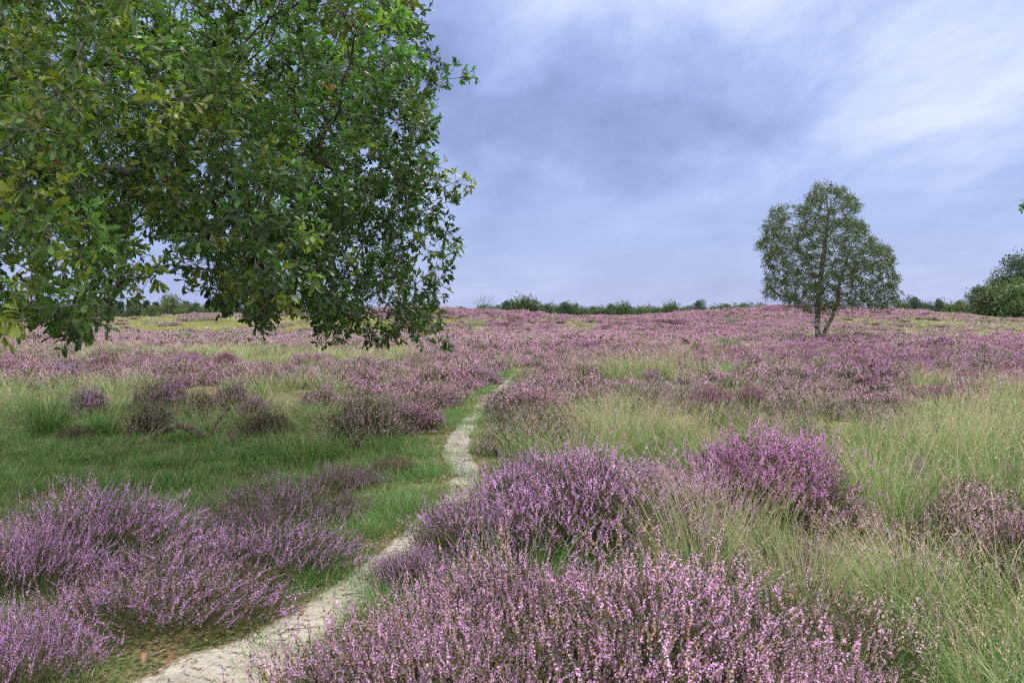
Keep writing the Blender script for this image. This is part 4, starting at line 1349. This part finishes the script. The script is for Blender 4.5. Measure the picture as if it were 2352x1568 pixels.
def build_bushes():
    def mk(key, r, h, n, seed, pal, **k):
        bush_kind(key, r, r, h, n, seed, pal, **k); BUSH_SIZE[key] = (r, h)
    # near bushes, fine florets
    mk('near_lilac', .65, .40, 900, 201, 'lilac', K=34, fs=.0054, spike=(.15, .30), lean=(.30, -.1), straggle=.2, needles=12, bare=.16)
    mk('near_lilac_low', .50, .34, 750, 202, 'lilac', K=30, fs=.0054, spike=(.13, .25), lean=(.38, -.1), needles=12, bare=.22)
    mk('near_dull', .55, .34, 850, 203, 'lilac', K=20, fs=.0042, spike=(.13, .24), lean=(.12, 0), needles=11, bare=.15)
    mk('big_lilac', .75, .62, 2500, 204, 'lilac', K=26, fs=.0052, spike=(.08, .18), lean=(.02, -.08), needles=11, bare=.13)
    mk('mound_lilac', .55, .42, 1250, 205, 'lilac', K=26, fs=.0052, spike=(.08, .18), lean=(-.12, -.05), needles=12, bare=.2)
    mk('bright', .50, .58, 1500, 206, 'purple', K=26, fs=.0055, spike=(.09, .19), lean=(0, 0), needles=9, bare=.08, straggle=.3, rough=.4)
    mk('front_pink', .70, .46, 3000, 207, 'front', K=30, fs=.0046, spike=(.07, .16), lean=(0, 0), needles=10, bare=.06, up=1.3, ff=(.5, .8))
    mk('front_pink_two', .60, .44, 2700, 208, 'front', K=30, fs=.0046, spike=(.07, .16), lean=(.05, 0), needles=10, bare=.08, up=1.3, ff=(.5, .8))
    # middle distance
    mk('mid_magenta', .32, .42, 800, 211, 'magenta', K=12, fs=.0068, spike=(.07, .14), needles=8, bare=.12, nsz=(.016, .004))
    mk('mid_purple', .32, .40, 800, 212, 'purple', K=12, fs=.0068, spike=(.07, .14), needles=8, bare=.1, nsz=(.016, .004))
    mk('mid_lilac', .30, .34, 700, 213, 'lilac', K=12, fs=.0068, spike=(.07, .15), needles=8, bare=.12, nsz=(.016, .004))
    mk('mid_pale', .32, .34, 700, 214, 'pale', K=12, fs=.0068, spike=(.07, .15), needles=7, bare=.12, nsz=(.016, .004))
    mk('mid_dull', .32, .36, 760, 215, 'dull', K=14, fs=.0064, spike=(.08, .18), needles=8, bare=.2, rough=.5, straggle=.35, gmul=1.5, nsz=(.016, .004))
    mk('mid_dead', .32, .32, 420, 216, 'dead', K=8, fs=.005, spike=(.10, .22), needles=12, bare=.5, rough=.55, straggle=.3, nsz=(.018, .0035), lean=(.3, 0))
    mk('mid_pink', .32, .34, 700, 217, 'pink', K=12, fs=.0068, spike=(.07, .15), needles=7, bare=.1, nsz=(.016, .004))
    B = set_bush
    # left foreground
    B('near_lilac', 240, 1275, .66, .44, 'lilac heather with long upright spikes at the back of the left foreground patch', rot=0, ry=.5)
    B('near_dull', 660, 1195, .58, .36, 'dull purple heather at the back right of the left foreground patch', rot=.2, ry=.42)
    B('near_lilac_low', 668, 1312, .44, .34, 'low lilac heather leaning over the left side of the sand path', rot=0, ry=.50)
    B('near_lilac_low', 440, 1335, .50, .30, 'lilac heather in the middle of the left foreground patch above the bare brown hollow', rot=.5)
    B('near_lilac_low', 405, 1440, .58, .32, 'lilac heather with dark green skirt at the front of the left patch', rot=.1, ry=.40)
    B('near_lilac', 70, 1365, .45, .36, 'lilac heather against the left edge of the view', rot=.3)
    B('near_lilac', 20, 1600, .36, .36, 'soft pale lilac heather in the bottom left corner', rot=.8)
    B('near_dull', 560, 1245, .34, .28, 'sparse purple heather between the long-spiked bush and the dull one', rot=1.9)
    B('mid_dead', 545, 1375, .30, .20, 'bare brown heather in the hollow of the left foreground patch')
    # centre
    B('big_lilac', 1345, 1255, .86, .68, 'biggest lilac heather bush beside the path, tall and domed', rot=0, ry=.85)
    B('mound_lilac', 1078, 1278, .46, .40, 'dark-bottomed lilac heather spilling onto the right side of the path', rot=0)
    B('mound_lilac', 1225, 1165, .42, .46, 'lilac heather behind the big domed bush at the path bend', rot=2.0)
    B('bright', 1755, 1195, .78, .74, 'bright purple heather with tall ragged tops among green grass', rot=0, ry=.50)
    B('mound_lilac', 1565, 1225, .55, .48, 'thin lilac heather mixed with straw grass between the two purple bushes', rot=.6)
    B('mound_lilac', 940, 1350, .24, .24, 'small open heather tuft with bare wiry stems on the sand edge', rot=1.2)
    # front
    B('front_pink', 0, 0, .70, .52, 'pink heather in the foreground with its left side over the path', xy=(-.27, 2.82), rot=.2)
    B('front_pink_two', 0, 0, .80, .60, 'dense pink heather at the bottom middle of the view', xy=(.55, 3.05), rot=1.0)
    B('front_pink', 0, 0, .52, .42, 'pinkish heather at the bottom, fading into grass on its right', xy=(.98, 2.75), rot=2.1)
    B('front_pink_two', 0, 0, .55, .50, 'soft pink heather between the big domed bush and the foreground ones', xy=(-.02, 3.5), rot=2.6)
    B('mid_pale', 2215, 1235, .34, .34, 'small pink heather alone in the grass at the right')
    B('mid_pink', 2340, 1310, .24, .34, 'pinkish heather sprigs touching the right edge of the view')
    B('mid_lilac', 2105, 1130, .16, .32, 'slim lilac heather sprig alone in the green grass on the right')
    B('near_dull', 1900, 1330, .30, .24, 'faint heather sprigs scattered through the long grass on the right', rot=.4)
    # middle distance right
    B('mid_magenta', 1638, 948, .36, .46, 'round deep pink heather, left one of the dark pair in the straw grass')
    B('mid_magenta', 1722, 942, .32, .42, 'round dark purple heather, right one of the pair in the straw grass', rot=2.4)
    B('mid_lilac', 1497, 884, .32, .32, 'small pale lilac heather dome beside the tall grass tussock')
    B('mid_magenta', 2150, 935, .50, .40, 'dark magenta heather in front of the yellowish tussock on the right', rot=1.0)
    B('mid_pink', 2040, 945, .55, .32, 'faded pink heather just left of the dark magenta bush', rot=.3)
    B('mid_dull', 1480, 930, .5, .34, 'greyish heather below the small lilac dome', rot=2.)
    B('mid_purple', 2010, 850, .7, .45, 'large purple heather mound below and right of the birch', rot=.3)
    B('mid_magenta', 1965, 832, .6, .45, 'dark purple heather dome half hidden behind the large mound right of the birch', rot=3.)
    B('mid_dull', 1890, 828, .5, .40, 'grey-green heather with bare top in front of the birch', rot=1.4)
    B('mid_purple', 1840, 812, .7, .45, 'violet heather close in front of the birch trunk', rot=.9)
    B('mid_dead', 1930, 796, .55, .40, 'dark brown dead heather just right of the birch foot')
    B('mid_purple', 1340, 806, .8, .45, 'dark-hearted heather mound in the pink sweep beyond the path end', rot=.4)
    B('mid_magenta', 1540, 748, 1.5, .6, 'deep magenta heather streak on the slope between the hills', rot=.1)
    # along the path
    B('mid_pink', 962, 988, .38, .34, 'pink heather at the left brink of the path where it narrows', rot=.3)
    B('mid_pale', 1003, 936, .45, .36, 'pale pink heather left of the far end of the sand path', rot=.4)
    B('mid_lilac', 915, 975, .4, .32, 'lilac-tinged heather a step left of the path by the grass', rot=2.)
    B('mid_dull', 1225, 1030, .58, .38, 'grey-purple heather right of the path at the bend', rot=.2)
    B('mid_dull', 1270, 1000, .60, .36, 'grey-purple heather behind the bend, next to the straw tussock', rot=2.2)
    B('mid_pink', 1226, 948, .52, .38, 'rosy heather right of the path where it disappears', rot=.5)
    B('mid_pink', 1250, 905, .6, .36, 'reddish pink heather behind the rosy one at the path end', rot=2.6)
    B('mid_lilac', 1102, 882, .45, .36, 'dark-edged heather overhanging the vanishing end of the path', rot=1.7)
    # meadow on the left
    B('mid_lilac', 205, 955, 0.32, 0.45, 'wispy lilac heather in the meadow right of the bright green tussock')
    B('mid_dull', 348, 945, 0.32, 0.53, 'dark grey-green heather in the meadow with hardly any bloom')
    B('mid_lilac', 397, 948, 0.31, 0.50, 'freshly blooming lilac heather in the middle of the left meadow')
    B('mid_dull', 456, 962, 0.27, 0.48, 'grey heather on bare stems above the arched dead branch', rot=2.)
    B('mid_pale', 536, 955, 0.32, 0.55, 'upright pinkish heather right above the dead branch')
    B('mid_pink', 585, 965, 0.25, 0.34, 'brownish pink heather beside the upright one in the meadow', rot=1.2)
    B('mid_dull', 350, 992, 0.31, 0.40, 'round brownish heather left of the dead branch', rot=.8)
    B('mid_dead', 615, 1005, 0.38, 0.37, 'withered dark brown heather right of the dead branch')
    B('mid_dead', 178, 1010, 0.23, 0.22, 'clump of dead brown stalks at the foot of the bright green tussock', rot=1.)
    B('mid_pale', 735, 945, 0.36, 0.40, 'thin pale heather above the big green grass mound')
    B('mid_dull', 830, 1015, 0.50, 0.55, 'large grey-purple heather between the grass mound and the path verge', rot=.4)
    B('mid_dull', 870, 985, 0.41, 0.48, 'grey-purple heather behind the large one near the path verge', rot=2.9)
    B('mid_dead', 905, 1085, 0.27, 0.18, 'low reddish brown heather on the verge left of the path', rot=1.5)
    B('near_dull', 790, 1120, 0.38, 0.24, 'low dusky heather at the far edge of the grass verge', rot=1.0)
    # the pink band behind the meadow
    B('mid_magenta', 240, 852, .42, .42, 'round dark pink heather dome standing out in the pale band on the left')
    B('mid_purple', 430, 848, .5, .40, 'purple heather left of the spiky dark one in the pink band')
    B('mid_magenta', 522, 850, .42, .52, 'tallest dark magenta heather in the pink band of the left meadow')
    B('mid_purple', 330, 846, .5, .36, 'low purple heather right of the round dark pink dome', rot=2.)
    B('mid_lilac', 150, 866, .8, .36, 'wide pale purple heather near the left edge of the pink band')
    B('mid_pink', 12, 868, .5, .44, 'rose pink heather at the left edge under the lowest oak twig')
    B('mid_purple', 720, 838, .7, .40, 'purple heather mound in the pink band under the oak branch tips', rot=1.)
    B('mid_pink', 590, 868, .6, .36, 'bright rosy heather below the tall magenta one in the pink band', rot=2.)


def build_tussocks():
    TK = {}

    def mk(key, *a, **k): TK[key] = grass_tuft(*a, **k).mesh(key, M_GRASS)
    mk('fountain', 420, .16, (.30, .64), .0062, 301, lean=.5, arch=1.15, foot=GRD + GR, tip=GR, strawshare=.06, seeds=6)
    mk('mound', 600, .32, (.24, .60), .0062, 302, lean=.5, arch=1.1, foot=GRD + GR, tip=GR, strawshare=.12, seeds=16)
    mk('tall', 700, .32, (.45, .85), .0050, 303, lean=.32, arch=.7, foot=GR, tip=GR + YEL, strawshare=.5, straw_len=1.15, seeds=60)
    mk('straw', 620, .30, (.40, .80), .0040, 304, lean=.55, arch=.9, foot=GR, tip=YEL + STRAW, strawshare=.62, straw_len=1.15, seeds=90, seg=5)
    mk('arching', 680, .32, (.55, 1.0), .0042, 305, lean=.5, arch=1.15, foot=GR, tip=GR + YEL, strawshare=.5, straw_len=1.05, seeds=90, seg=6, wind=(.7, 0))
    mk('long', 300, .16, (.55, .95), .0034, 306, lean=.55, arch=.7, foot=GR, tip=GR + STRAW, strawshare=.55, straw_len=1.1, seeds=60, seg=6, wind=(-.7, .1))
    mk('dark', 420, .30, (.30, .55), .012, 307, lean=.4, arch=.8, foot=GRD, tip=GRD, strawshare=.05)

    def T(kind, px, py, s, label, sz=None, rot=None):
        p = on_ground(px, py)
        o = link('grass_tussock', TK[kind], None, p); o.rotation_euler = (0, 0, rnd.uniform(-.4, .4) if rot is None else rot)
        o.scale = (s, s, sz or s)
        tag(o, label, 'grass tussock'); FOOT.append((p.x, p.y, .2 * s))
    T('fountain', 112, 998, 1.2, 'bright green fountain of grass beside the dead stalks in the left meadow', sz=1.45)
    T('fountain', 244, 1000, .9, 'smaller green tussock between the dead stalks and the round brownish heather')
    T('mound', 712, 1062, 1.0, 'big soft mound of bright green grass left of the path')
    T('mound', 880, 1035, .6, 'green grass tuft leaning against the large grey-purple heather')
    T('mound', 640, 1040, .7, 'green grass behind the big mound, next to the withered heather', rot=1.)
    T('tall', 1430, 890, 1.15, 'broad tall tussock with green foot and straw top beyond the path bend')
    T('tall', 1515, 872, .95, 'straw-tipped tussock just right of the broad tall one', rot=2.)
    T('mound', 1690, 868, .9, 'green tussock behind the dark pair of heather domes')
    T('straw', 1450, 1030, 1.05, 'sprawling straw-coloured tussock behind the biggest heather bush')
    T('straw', 1360, 1010, .8, 'thinner straw tussock left of the sprawling one', rot=1.)
    T('straw', 1560, 1010, .8, 'straw tussock in front of the dark pair of heather domes', rot=2.2)
    T('arching', 2290, 1050, 1.05, 'large arching tussock of pale blades near the right edge', rot=.2)
    T('arching', 2190, 1085, .85, 'arching green tussock left of the large pale one on the right', rot=-.3)
    T('tall', 2140, 912, .9, 'yellowish tussock behind the dark magenta heather on the right', rot=1.)
    T('tall', 2330, 940, 1.0, 'tall straw tussock at the right edge of the view', rot=2.)
    T('mound', 1010, 905, .75, 'small green tussock in the pink heather left of the path end')
    T('long', 1590, 1345, 1.0, 'long straw blades arching left over the biggest heather bush', rot=0)
    T('long', 1660, 1300, .9, 'thin straw blades standing in front of the bright purple heather', rot=.4)
    T('straw', 1850, 1400, .7, 'loose grass with dry stalks in the right foreground', rot=.6)
    T('arching', 2080, 1420, .7, 'tangled grass with long dry stalks in the right foreground corner', rot=2.6)
    T('dark', 405, 782, 1.6, 'dark green tuft on the yellowish slope, left of three', sz=1.0)
    T('dark', 436, 780, 1.7, 'dark green tuft on the yellowish slope, middle of three', sz=.9)
    T('dark', 522, 781, 2.6, 'widest dark green tuft on the yellowish slope, right of three', sz=1.0)
    T('dark', 1680, 742, 1.7, 'dark green tuft on the hillside left of the birch', sz=1.1)
    T('dark', 2022, 792, 1.5, 'green tuft right of the birch near the dead heather', sz=1.0)
    T('dark', 1660, 802, 1.8, 'pale green tuft on the plain left of the birch', sz=1.2)
    T('tall', 1095, 752, 1.9, 'straw tuft on the slope left of the path line', sz=1.1)
    # one lone stalk
    p = on_ground(2200, 1290)
    mb = MB(); rg = np.random.default_rng(4)
    q = np.array([[0, 0, 0], [-.005, 0, .5], [-.02, .01, 1.0], [-.035, .01, 1.35], [-.03, .02, 1.58]])
    polyline_tube(mb, q, [.0022, .0018, .0014, .001, .0006], 4, np.array([.52, .46, .32]))
    m = 18
    P = q[4] + (q[3] - q[4]) * np.linspace(0, .9, m)[:, None]
    dd = norm(np.array([[0, 0, 1.]]) + rg.normal(0, .3, (m, 3))); sd_ = norm(np.cross(dd, rg.normal(0, 1, dd.shape)))
    mb.quads(np.stack([P, P + dd * .012 + sd_ * .0025, P + dd * .026, P + dd * .012 - sd_ * .0025], 1), np.array([.5, .42, .3]))
    tag(link('grass_stalk', mb.mesh('grass_stalk', M_GRASS), None, p), 'single tall dry stalk rising above the heath on the right', 'grass stalk')


# ------------------------------------------------------------------ dead branch, fallen leaves, twigs
def build_small():
    o3 = on_ground(465, 1010)
    br = link('dead_branch', None, None, o3)
    tag(br, 'arched grey dead branch lying in the meadow with forked stems', 'branch')

    def L3(px, py, h):
        g = on_ground(px, 1010 if px > 300 else 1025); return Vector((g.x, g.y, g.z + h)) - o3
    def bent(pts, n=18):
        pts = np.array([tuple(p) for p in pts]); t = np.linspace(0, len(pts) - 1, n)
        w = np.stack([np.interp(t, range(len(pts)), pts[:, i]) for i in range(3)], 1)
        for _ in range(2): w[1:-1] = (w[:-2] + 2 * w[1:-1] + w[2:]) / 4
        return w
    mb = MB()
    w = bent([L3(250, 0, .01), L3(300, 0, .03), L3(355, 0, .06), L3(385, 0, .17), L3(415, 0, .20), L3(440, 0, .15), L3(462, 0, .06), L3(485, 0, .02)], 26)
    polyline_tube(mb, w, np.interp(np.arange(26), [0, 8, 16, 25], [.012, .03, .045, .05]), 8, np.array([.1, .1, .1]))
    link('stem', mb.mesh('dead_stem', M_DEAD, True), br)
    for pts, r in (([(483, .02), (488, .12), (497, .24), (515, .34), (530, .42)], .026), ([(484, .08), (470, .2), (458, .34), (455, .45)], .014), ([(492, .1), (512, .16), (530, .2), (548, .22)], .012), ([(505, .26), (512, .22), (518, .16)], .008)):
        mb = MB(); w = bent([L3(a, 0, b) for a, b in pts], 12)
        polyline_tube(mb, w, np.linspace(r, r * .4, 12), 6, np.array([.1, .1, .1]))
        link('side_branch', mb.mesh('dead_side', M_DEAD, True), br)
    # moss cushion at its foot
    rg = np.random.default_rng(9); mb = grass_tuft(900, .42, (.03, .09), .006, 77, .7, .5, [(.22, .26, .03), (.28, .30, .05)], [(.30, .32, .05)], 0)
    p = on_ground(525, 1012)
    m = link('moss_cushion', mb.mesh('moss_cushion', M_GRASS), None, p); m.scale = (1, .5, 1)
    tag(m, 'yellow-green moss cushion at the foot of the dead branch', 'moss')
    # fallen oak leaves
    def leaf_mesh(seed):
        r = np.random.default_rng(seed); mb = MB()
        t, ww = LEAF_HI
        leaves(mb, np.zeros((1, 3)), np.array([[1., 0, 0]]), np.array([[0, 0, 1.]]), np.array([.085]), np.array([[.15, .085, .05]]) * r.uniform(.8, 1.3), (t, ww), fold=r.uniform(.3, .9), curl=r.uniform(-.3, .5))
        return mb.mesh('fallen_leaf', M_DRY)
    lm = [leaf_mesh(i) for i in range(4)]
    spots = [(377, 1540, 1.0, 'reddish brown fallen leaf beside the small grass tuft by the path start'), (330, 1545, .9, 'curled tan fallen leaf left of the reddish one near the path start'),
             (356, 1556, .8, 'orange fallen leaf below the curled tan one near the path start'), (604, 1432, 1.3, 'largest brown fallen leaf, standing on edge at the left brink of the path'),
             (227, 1512, .9, 'pale brown fallen leaf under the left heather patch'), (249, 1092, 1.0, 'orange fallen leaf on the shaded lawn behind the long-spiked heather'),
             (437, 1137, 1.0, 'orange fallen leaf at the near edge of the shaded lawn'), (23, 1125, .9, 'brown fallen leaf on the shaded lawn at the left edge'),
             (1058, 1094, 1.1, 'tan fallen leaf lying on the sand of the path'), (896, 1134, .9, 'orange fallen leaf on the verge, left of two'), (940, 1136, .9, 'dark brown fallen leaf on the verge, right of two'),
             (988, 1022, .9, 'orange fallen leaf on the verge near the path bend'), (973, 1042, 1.0, 'dark fallen leaf on the verge just below the path bend'), (690, 1408, .7, 'small orange fallen leaf in the fringe of grass at the path edge')]
    for i, (px, py, s, lab) in enumerate(spots):
        p = on_ground(px, py); o = link('fallen_leaf', lm[i % 4], None, (p.x, p.y, p.z + (.02 if path_dist(p.x, p.y)[0] < 0 else .045)))
        o.rotation_euler = (rnd.uniform(-.25, .25), rnd.uniform(-.25, .25), rnd.uniform(0, 6.28)); o.scale = (s, s, s)
        tag(o, lab, 'fallen leaf', 'fallen oak leaves')
    # twigs on the path
    for (px, py, ln, rot, lab) in ((785, 1371, .2, .1, 'dark forked twig on the sand beside the lilac heather'), (640, 1462, .16, .6, 'short dark twig at the left edge of the path start'), (1060, 1000, .3, 2.6, 'thin bent twig lying across the narrow path'),
                                   (1062, 1060, .16, .3, 'dark twig on the sand at the path bend'), (1010, 1215, .2, 2.8, 'brown twig on the path beside the lilac heather slope')):
        p = on_ground(px, py); mb = MB()
        w = bent([Vector((0, 0, .006)), Vector((ln * .4, .02, .014)), Vector((ln, -.01, .008))], 8); polyline_tube(mb, w, np.linspace(.004, .0015, 8), 5, np.array([.07, .05, .04]))
        w = bent([Vector((ln * .45, .018, .013)), Vector((ln * .7, .06, .014)), Vector((ln * .85, .07, .01))], 6); polyline_tube(mb, w, np.linspace(.0025, .001, 6), 4, np.array([.07, .05, .04]))
        o = link('twig', mb.mesh('twig', M_PLAIN), None, (p.x, p.y, p.z + .008)); o.rotation_euler = (0, 0, rot)
        tag(o, lab, 'twig')
    # crumbs, straws and heather litter on and beside the sand
    rg = np.random.default_rng(14); n = 6500
    i = rg.integers(0, len(PX_), n); off = rg.normal(0, 1, n)
    sgn = np.where(rg.uniform(0, 1, n) < .5, -1, 1)
    off = np.where(rg.uniform(0, 1, n) < .45, off * .5 * PWD[i], sgn * (PWD[i] + np.abs(off) * .16))
    tx, ty = np.gradient(PX_), np.gradient(PY_); ln_ = np.hypot(tx, ty)
    x = PX_[i] + ty[i] / ln_[i] * off; y = PY_[i] - tx[i] / ln_[i] * off
    z = ground_z(x, y) + .014
    a = rg.uniform(0, 6.28, n); l = rg.uniform(.008, .045, n) * np.where(rg.uniform(0, 1, n) < .12, 2.4, 1); w = rg.uniform(.0015, .004, n)
    dx = np.stack([np.cos(a), np.sin(a), rg.normal(0, .12, n)], 1) * l[:, None]; sx = np.stack([-np.sin(a), np.cos(a), np.zeros(n)], 1) * w[:, None]
    c = np.stack([x, y, z], 1)
    cols = np.array([(.10, .075, .05), (.16, .11, .07), (.30, .24, .15), (.07, .055, .04)])[rg.integers(0, 4, n)]
    mb = MB(); mb.quads(np.stack([c - dx, c + sx, c + dx, c - sx], 1), cols)
    tag(link('litter', mb.mesh('litter', M_PLAIN)), kind='stuff')


build_bushes()
print('bushes', time.time() - T0)
build_tussocks()
build_small()
build_scatter()
build_far_trees()
print('far', time.time() - T0)
build_birch()
build_right_oak()
build_oak()

# ------------------------------------------------------------------ render settings
scene.view_settings.view_transform = 'Standard'
scene.view_settings.look = 'None'
scene.view_settings.gamma = 1
scene.view_settings.use_curve_mapping = False
scene.view_settings.exposure = 1.4
cy = scene.cycles
cy.max_bounces = 6; cy.diffuse_bounces = 3; cy.glossy_bounces = 2; cy.transmission_bounces = 4; cy.transparent_max_bounces = 4
cy.use_adaptive_sampling = True; cy.adaptive_threshold = .02
cy.use_denoising = False
cy.caustics_reflective = False; cy.caustics_refractive = False
cy.sample_clamp_indirect = 6
cy.pixel_filter_type = 'BLACKMAN_HARRIS'; cy.filter_width = 1.2
print('total', time.time() - T0)
